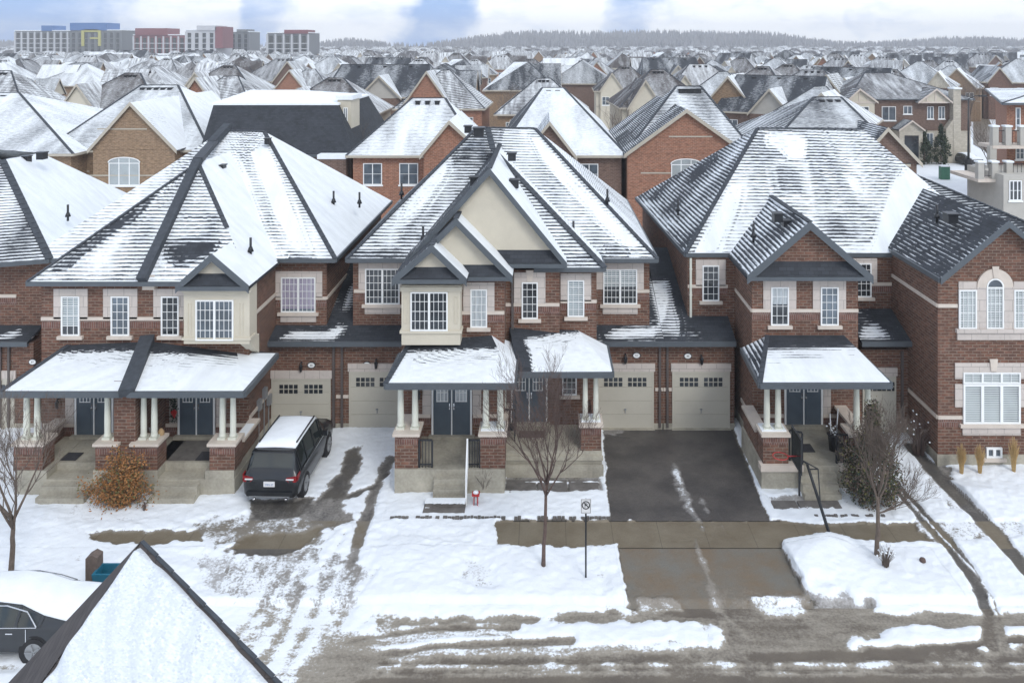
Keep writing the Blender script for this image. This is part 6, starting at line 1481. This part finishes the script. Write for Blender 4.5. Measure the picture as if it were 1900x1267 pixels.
def suv_details(t):
    m = MB(); m.poly([(-.74, .21, 1.16), (.74, .21, 1.16), (.66, .435, 1.70), (-.66, .435, 1.70)]); m.build('rear_window', 'glass_tint', t)
    m = MB(); m.box(-.72, .72, .33, .62, 1.76, 1.80); m.build('spoiler', 'car_black', t)
    m = MB(); m.box(-.86, .86, .02, .06, .99, 1.012); m.build('light_bar', 'lamp_red', t)
    for sg in (-1, 1):
        m = MB(); m.ext([(sg*.92, .03, 1.08), (sg*.92, .03, .91), (sg*.68, .0, .90), (sg*.56, -.01, 1.00), (sg*.58, .0, 1.05)], (0, .09, 0)); m.ext([(sg*.962, .1, 1.12), (sg*.962, .1, .92), (sg*.968, .34, 1.05), (sg*.968, .34, 1.14)], (-sg*.03, 0, 0)); tl = m.build('tail_light', 'lamp_red', t)
        m = MB(); m.box(sg*.58, sg*.84, -.03, .0, 1.0, 1.035); m.build('reversing_light', 'parked_white', tl)
        m = MB(); m.lathe((sg*.55, .06, .28), [(.05, 0), (.05, .06)], 8); m.build('exhaust', 'chrome', t)
        m = MB(); m.box(sg*.95, sg*1.14, 3.05, 3.2, 1.12, 1.3); m.build('wing_mirror', 'car_black', t)
        m = MB(); m.box(sg*.965, sg*.975, .75, 3.2, 1.075, 1.10); m.build('chrome_strip', 'chrome', t)
        m = MB(); m.box(sg*.64, sg*.68, .9, 3.0, 1.85, 1.90); m.build('roof_rail', 'car_black', t)
    m = MB(); m.box(-.19, .19, -.03, .02, .77, .94); pl = m.build('number_plate', 'parked_white', t); tx = text('CRN 47', .085, (0, -.035, .815), 'panel_blue'); tx.parent = pl
    m = MB(); m.box(-.78, .78, -.05, .1, .46, .60); m.build('bumper', 'car_black', t); m = MB(); m.box(-.7, .7, -.035, .05, .42, .455); m.build('bumper_trim', 'grey_metal', t)
    m = MB(); m.box(-.05, .35, .22, .26, 1.20, 1.235); m.build('rear_wiper', 'parked_white', t)
suv_details(suv)
suv.scale = (1, .92, 1); suv.location = (xs+.02, 26.75, .06); suv.rotation_euler = (0, 0, R(-1.5))
sed = [(0, .40, .82, .90, .78, .70), (.08, .32, .92, 1.00, .86, .74), (.5, .24, .94, 1.05, .90, .72), (.95, .2, .95, 1.12, .91, .66), (1.55, .2, .95, 1.36, .92, .60), (2.2, .2, .94, 1.44, .92, .60), (2.9, .2, .93, 1.40, .92, .60), (3.15, .2, .93, 1.32, .92, .60), (3.75, .2, .92, 1.02, .91, .66), (4.6, .26, .80, .88, .86, .68), (4.85, .34, .66, .72, .76, .6)]
s2 = car('parked_car', 'dark grey saloon car under snow, behind the near roof', 0, 0, 4.85, 1.84, sed, 'car_grey', 'glass_tint', .34, (1.05, 3.85), (3, 4, 5, 6, 7), (7,), (0, 1, 2, 3, 4, 5, 6, 7), 'car')
m = MB()
for sg in (-1, 1):
    q = [(sg*.885, 1.0, .97), (sg*.70, 1.35, 1.24), (sg*.66, 1.9, 1.37), (sg*.655, 2.6, 1.37), (sg*.66, 3.0, 1.30)]; m.tube([Vector(p)+Vector((sg*.02, 0, 0)) for p in q], .014, 4); m.tube([(sg*.90, 1.0, .955), (sg*.91, 3.6, .94)], .012, 4)
m.build('chrome_strip', 'chrome', s2)
for sg in (-1, 1):
    m = MB(); m.box(sg*.915, sg*.925, 1.25, 1.27, .35, .93); m.box(sg*.915, sg*.93, 1.6, 1.78, .80, .83); m.build('door_seam', 'chrome', s2); m = MB(); m.ext([(sg*.80, .02, .86), (sg*.88, .12, .9), (sg*.88, .2, .78), (sg*.80, .02, .74)], (0, .03, 0)); m.build('tail_light', 'red', s2)
s2.location = (XX(172, 21), 21.1, -.06); s2.rotation_euler = (0, 0, R(90))
index_children()
o = copy_tree(s2); o.location = (XX(1822, 100), 101, .02); o.rotation_euler = (0, 0, R(8)); o['label'] = 'dark parked car on the side street beyond the lamp post'
# ---------------------------------------------------------------- street furniture and porch things
def sign():
    g = gpt(1087, 1073); t = thing('no_parking_sign', 'white no-parking sign on a thin dark post in the verge', 'sign', g); x, y, _ = g
    m = MB(); m.box(x-.025, x+.025, y-.02, y+.02, 0, ZZ(925, y)); m.build('post', 'black_metal', t); z1 = ZZ(924, y); z0 = ZZ(951, y)
    m = MB(); m.box(x-.155, x+.155, y-.035, y-.022, z0, z1); pl = m.build('sign_plate', 'parked_white', t)
    zc = (z0+z1)/2+.03; m = MB(); n = 24
    for i in range(n):
        a, b = 6.283*i/n, 6.283*(i+1)/n; m.ext([(x+r*math.cos(c), y-.04, zc+r*math.sin(c)) for r, c in ((.095, a), (.125, a), (.125, b), (.095, b))], (0, .004, 0))
    m.beam((x-.08, y-.043, zc+.08), (x+.08, y-.043, zc-.08), .006, .026); m.build('prohibition_ring', 'black_metal', pl)
    tx = text('P', .19, (x, y-.037, zc-.066), 'black_metal'); tx.location = Vector(tx.location)-wloc(pl); tx.parent = pl
    m = MB()
    for a in ((-.14, -.13), (.13, .14)): m.box(x+a[0], x+a[1], y-.038, y-.036, z0+.015, z1-.015)
    m.box(x-.13, x+.13, y-.038, y-.036, z0+.015, z0+.025); m.box(x-.13, x+.13, y-.038, y-.036, z1-.025, z1-.015); m.build('sign_border', 'black_metal', pl)
sign()
def hoop():
    g = gpt(1543, 1003); t = thing('basketball_hoop', 'leaning black basketball hoop with a red rim, in front of the porch steps', 'basketball hoop', g); b = Vector(g)
    top = W(1498, 862, 25.45); m = MB(); m.tube([b, b.lerp(top, .5), top], [.055, .05, .045], 8); m.build('pole', 'black_metal', t)
    bx = XX(1479, 25.4); m = MB(); z0, z1 = ZZ(868, 25.4), ZZ(803, 25.4); m.box(bx-.02, bx+.02, 24.95, 25.95, z0, z0+.05); m.box(bx-.02, bx+.02, 24.95, 25.95, z1-.05, z1); m.box(bx-.02, bx+.02, 24.95, 25.0, z0+.05, z1-.05); m.box(bx-.02, bx+.02, 25.9, 25.95, z0+.05, z1-.05); fr = m.build('backboard_frame', 'black_metal', t)
    m = MB(); m.box(bx-.008, bx+.008, 25.0, 25.9, z0+.05, z1-.05); m.build('backboard', 'glass_tint', fr)
    c = W(1448, 846, 25.4); m = MB(); m.tube([(c.x+.24*math.cos(a), c.y+.24*math.sin(a), c.z) for a in [6.283*i/24 for i in range(25)]], .013, 6); m.tube([(c.x+.22, c.y, c.z), (bx, c.y, c.z)], .02, 5); m.build('rim', 'red', t)
    m = MB(); m.tube([top, top+Vector((-.1, 0, .1)), (bx+.02, 25.45, z0+.15)], .025, 6); m.tube([top-Vector((-.02, 0, .15)), W(1518, 870, 25.3)], .02, 5); m.tube([W(1518, 870, 25.3), b.lerp(top, .45)], .02, 5); m.tube([W(1518, 870, 25.3), (bx+.02, 25.5, z0+.3)], .02, 5); m.build('bracket', 'black_metal', t)
    m = MB(); m.tube([b, b+Vector((-.22, -.05, .04))], .02, 5); m.build('foot', 'black_metal', t)
hoop()
def mat_(x0, x1, y0, y1, z, label, m_='rug'):
    D0, D1 = DZ(y1, z), DZ(y0, z); m = MB(); m.box(XX(x0, D0), XX(x1, D0), D0, D1, z, z+.02); tag(m.build('doormat', m_), label, 'doormat')
mat_(111, 140, 840, 854, .9, 'black doormat at the single-leaf end of the left porch'); mat_(362, 388, 838, 854, .9, 'black doormat on the dark paved porch'); mat_(1485, 1513, 824, 839, .9, 'black doormat beside the porch railing of the brick-gabled unit')
mat_(963, 1010, 800, 812, .88, 'brown doormat on the wide concrete porch', 'bark_red')
def planter():
    x, y = XX(1546, 29), 29.0; t = thing('planter', 'tall black planter with snowy white stems on the porch', 'planter', (x, y, .9)); m = MB(); m.lathe((x, y, .9), [(.14, 0), (.2, .55), (.24, .6), (.2, .6)], 10); m.build('pot', 'black_metal', t)
    m = MB(); rn = random.Random(4)
    for i in range(22): a = rn.uniform(0, 6.28); r = rn.uniform(.05, .28); m.tube([(x, y, 1.5), (x+r*math.cos(a), y+r*math.sin(a), 1.5+rn.uniform(.1, .5))], [.012, .006], 4)
    m.build('stem', 'bark', t); m = MB()
    for i in range(16): a = rn.uniform(0, 6.28); r = rn.uniform(.05, .24); m.lathe((x+r*math.cos(a), y+r*math.sin(a), 1.5+rn.uniform(.05, .3)), [(.01, 0), (.045, .03), (.02, .06)], 6)
    for dx, h_ in ((-.08, .75), (.12, .95)): m.tube([(x+dx, y, 1.5), (x+dx*1.5, y, 1.5+h_)], .02, 5)
    m.build('snow_cap', 'snow', t)
planter()
def chair():
    x, y = XX(943, 29.8), 29.9; t = thing('patio_chair', 'dark slatted patio chair on the porch beside the white corner post', 'chair', (x, y, .87)); z = .87
    m = MB(); m.box(x-.28, x+.28, y-.25, y+.25, z+.42, z+.46); m.build('seat', 'black_metal', t); m = MB()
    for i in range(6): m.box(x-.27+i*.1, x-.23+i*.1, y+.25, y+.28, z+.46, z+1.0)
    m.box(x-.29, x+.27, y+.245, y+.285, z+.96, z+1.02); m.build('backrest', 'black_metal', t)
    for a in (-.26, .23):
        for b in (-.24, .21): m = MB(); m.box(x+a, x+a+.04, y+b, y+b+.04, z, z+.42); m.build('leg', 'black_metal', t)
    for a in (-.3, .26): m = MB(); m.box(x+a, x+a+.05, y-.25, y+.27, z+.64, z+.68); m.build('armrest', 'black_metal', t)
chair()
def lantern():
    g = gpt(883, 938); t = thing('garden_lantern', 'small red garden lantern with a snowy top, in the snow by the steps', 'lantern', g); m = MB()
    for a in range(4): an = a*1.571+.78; m.box(g[0]+.09*math.cos(an)-.012, g[0]+.09*math.cos(an)+.012, g[1]+.09*math.sin(an)-.012, g[1]+.09*math.sin(an)+.012, .05, .42)
    m.box(g[0]-.12, g[0]+.12, g[1]-.12, g[1]+.12, .02, .07); m.box(g[0]-.13, g[0]+.13, g[1]-.13, g[1]+.13, .42, .47); m.build('frame', 'red', t); m = MB(); m.lathe((g[0], g[1], .08), [(.07, 0), (.07, .3)], 8); m.build('glass', 'glass_curtain', t); m = MB(); m.lathe((g[0], g[1], .47), [(.1, 0), (.09, .05), (.03, .08)], 8); m.build('snow_cap', 'snow', t)
lantern()
def bin_post():
    g = gpt(175, 1090); t = thing('wooden_post', 'weathered grey wooden post with a sloped top, behind the near roof', 'post', g); x, y, _ = g; m = MB(); m.ext([(x-.17, y-.16, 0), (x+.17, y-.16, 0), (x+.17, y-.16, 1.0), (x, y-.16, 1.08), (x-.17, y-.16, .98)], (0, .32, 0)); m.build('shaft', 'wood', t)
    x2, y2 = XX(198, 22.8), 22.8; t = thing('recycling_bin', 'blue recycling bin holding a lump of snow, beside the wooden post', 'bin', (x2, y2, .05)); m = MB(); a, b, h_ = .24, .3, .62
    lo = [(x2-a*.85, y2-.2), (x2+a*.85, y2-.2), (x2+a*.85, y2+.2), (x2-a*.85, y2+.2)]; hi_ = [(x2-a-.06, y2-.26), (x2+a+.06, y2-.26), (x2+a+.06, y2+.26), (x2-a-.06, y2+.26)]; inn = [(x2-a, y2-.2), (x2+a, y2-.2), (x2+a, y2+.2), (x2-a, y2+.2)]
    v = [(p[0], p[1], .05) for p in lo]+[(p[0], p[1], .05+h_) for p in hi_]+[(p[0], p[1], .05+h_) for p in inn]+[(p[0], p[1], .3) for p in inn]
    f = [(0, 3, 2, 1)]+[(i, (i+1) % 4, 4+(i+1) % 4, 4+i) for i in range(4)]+[(4+i, 4+(i+1) % 4, 8+(i+1) % 4, 8+i) for i in range(4)]+[(8+i, 8+(i+1) % 4, 12+(i+1) % 4, 12+i) for i in range(4)]+[(12, 13, 14, 15)]
    m.add(v, f); m.build('tub', 'blue_plastic', t); m = MB(); m.lathe((x2, y2, .3), [(.17, 0), (.15, .12), (.05, .2)], 9); m.build('snow_heap', 'snow', t)
bin_post()
def low_step():
    t = thing('stone_step', 'wide snow-capped stone step at the foot of the centre porch stairs', 'step', gpt(823, 948)); m = MB(); D0, D1 = DZ(950, .1), DZ(925, .25); x0, x1 = XX(784, D0), XX(862, D0)
    m.box(x0, x1, D0, 27.05, .0, .10); m.box(x0+.05, x1-.02, D0+.28, 27.04, .10, .24); m.build('slab', 'flagstone', t)
    m = MB(); rn = random.Random(5); n = 26
    pts = [(x0+.04+(x1-x0-.05)*i/n, D0+.24+rn.uniform(-.02, .02)) for i in range(n+1)]+[(x1-.01, 27.0), (x0+.06, 27.0)]; m.prism(pts, .245, .30); m.build('snow_cap', 'snow', t)
low_step()
def edging(x0, x1, y, label, gap=False):
    D = DZ(y, 0); rn = random.Random(int(x0)); m = MB(); x = XX(x0, D)
    while x < XX(x1, D):
        w_ = rn.uniform(.10, .16)
        if rn.random() > (.12 if not gap else .35): m.box(x, x+w_-.015, D-.05, D+.04, 0, .135+rn.uniform(-.02, .015))
        x += w_
    tag(m.build('garden_edging', 'flagstone'), label, 'edging')
edging(724, 924, 965, 'dark block edging along the front of the centre snowy garden plot'); edging(930, 1128, 965.5, 'broken dark edging between the snow plot and the cleared pavement', True); edging(1505, 1655, 962, 'dark edging poking out of the snow in front of the evergreen bush', True)
m = MB()
for i in range(3): m.box(XX(940+i*58, 28.2), XX(994+i*58, 28.2), 27.75, 28.55, 0, .05)
m.build('paving_slab', 'flagstone', kind='structure')
m = MB()
for a, b in ((1432, 1478), (1482, 1520), (1523, 1558)): m.box(XX(a, 27), XX(b, 27), 26.75, 27.2, 0, .085)
m.build('paving_slab', 'flagstone', kind='structure')
def lamppost():
    D = 96; x = XX(1797, D); t = thing('street_lamp', 'dark street lamp post beside the stone chimney house', 'street lamp', (x, D, 0)); m = MB(); m.tube([(x, D, 0), (x, D, 9.2)], [.16, .09], 8); m.build('pole', 'black_metal', t); m = MB(); m.lathe((x, D, 0), [(.45, 0), (.45, 1.6), (.2, 1.75)], 8); m.build('base', 'rubber', t)
    m = MB(); m.tube([(x, D, 9.1), (x+.8, D, 9.5), (x+1.4, D-.2, 9.5)], .06, 6); m.build('arm', 'black_metal', t); m = MB(); m.box(x+1.2, x+2.0, D-.45, D-.1, 9.4, 9.6); m.build('lamp_head', 'black_metal', t)
    D = 91.5; x = XX(1755, D); t = thing('utility_box', 'green metal utility cabinet on the snowy corner', 'utility box', (x, D, 0)); m = MB(); m.box(x-.5, x+.5, D, D+.7, 0, 1.5); m.build('cabinet', 'green_box', t); m = MB(); m.box(x-.46, x-.03, D-.03, D, .15, 1.4); m.box(x+.03, x+.46, D-.03, D, .15, 1.4); m.build('door', 'green_box', t); m = MB(); m.box(x-.53, x+.53, D-.05, D+.73, 1.5, 1.62); m.build('snow_cap', 'snow', t)
    D = 84; x = XX(1865, D); t = thing('stop_sign', 'red octagonal stop sign by the balconies', 'sign', (x, D, 0)); m = MB(); m.box(x-.04, x+.04, D, D+.08, 0, 3.6); m.build('post', 'grey_metal', t); z = ZZ(277, D); m = MB(); m.ext([(x+.5*math.cos(R(22.5+45*i)), D-.05, z+.5*math.sin(R(22.5+45*i))) for i in range(8)], (0, .04, 0)); pl = m.build('sign_plate', 'red', t)
    tx = text('STOP', .32, (x, D-.055, z-.11), 'parked_white'); tx.location = Vector(tx.location)-wloc(pl); tx.parent = pl
lamppost()
def wreath():
    rn = random.Random(8); 
    for k, (a, b, z) in enumerate(((331, 347, 0), (368, 400, 0))):
        pass
    m = MB(); x0, x1 = XX(329, 30), XX(401, 30); zt = 3.55
    def fn():
        u = rn.uniform(0, 3.2); 
        if u < 1.2: p = (x0-.06, 29.84, 1.6+u*1.6)
        else: p = (x0+(x1-x0)*(u-1.2)/2, 29.84, zt-.15-.25*abs(math.sin((u-1.2)*3)))
        return (p[0]+rn.gauss(0, .07), p[1]+rn.gauss(0, .03), p[2]+rn.gauss(0, .07))
    leaf_cloud(m, 1500, fn, .035, rn); t = m.build('door_garland', 'evergreen_dark'); tag(t, 'dark green garland hung over the decorated double door', 'garland')
    b = MB(); b.ext([(x0-.16, 29.76, 1.95), (x0-.0, 29.76, 2.05), (x0+.1, 29.76, 1.95), (x0-.0, 29.76, 1.7)], (0, .03, 0)); b.build('bow', 'red', t)
wreath()
def bundle():
    x, y = XX(300, 28.3), 28.25; t = thing('wrapped_bundle', 'tan and grey wrapped upright bundle standing on the dark paved porch', 'bundle', (x, y, .9)); m = MB(); m.lathe((x, y, .88), [(.1, 0), (.12, .3), (.16, .6), (.17, .85), (.11, 1.0), (.12, 1.08), (.04, 1.2)], 10); m.build('wrapping', 'tan_cloth', t); m = MB(); m.ext([(x-.5, y+.1, 2.05), (x-.08, y+.1, 1.85), (x-.12, y+.1, 1.4), (x-.34, y+.1, 1.55)], (0, .05, 0)); m.build('grey_flap', 'grey_metal', t)
bundle()
# haze
m = MB(); m.box(-2700, 2700, -130, 1960, -1.2, 62)
s = NT('haze'); s.t.nodes.remove(s.b); v = s.t.nodes.new('ShaderNodeVolumePrincipled'); v.inputs['Color'].default_value = (.93, .96, 1.0, 1); v.inputs['Density'].default_value = .0005
s.t.links.new(v.outputs[0], s.o.inputs['Volume']); MATS['haze'] = s.m
hz = m.build('haze', 'haze', kind='stuff'); hz['label'] = 'thin pale winter haze over the whole place'
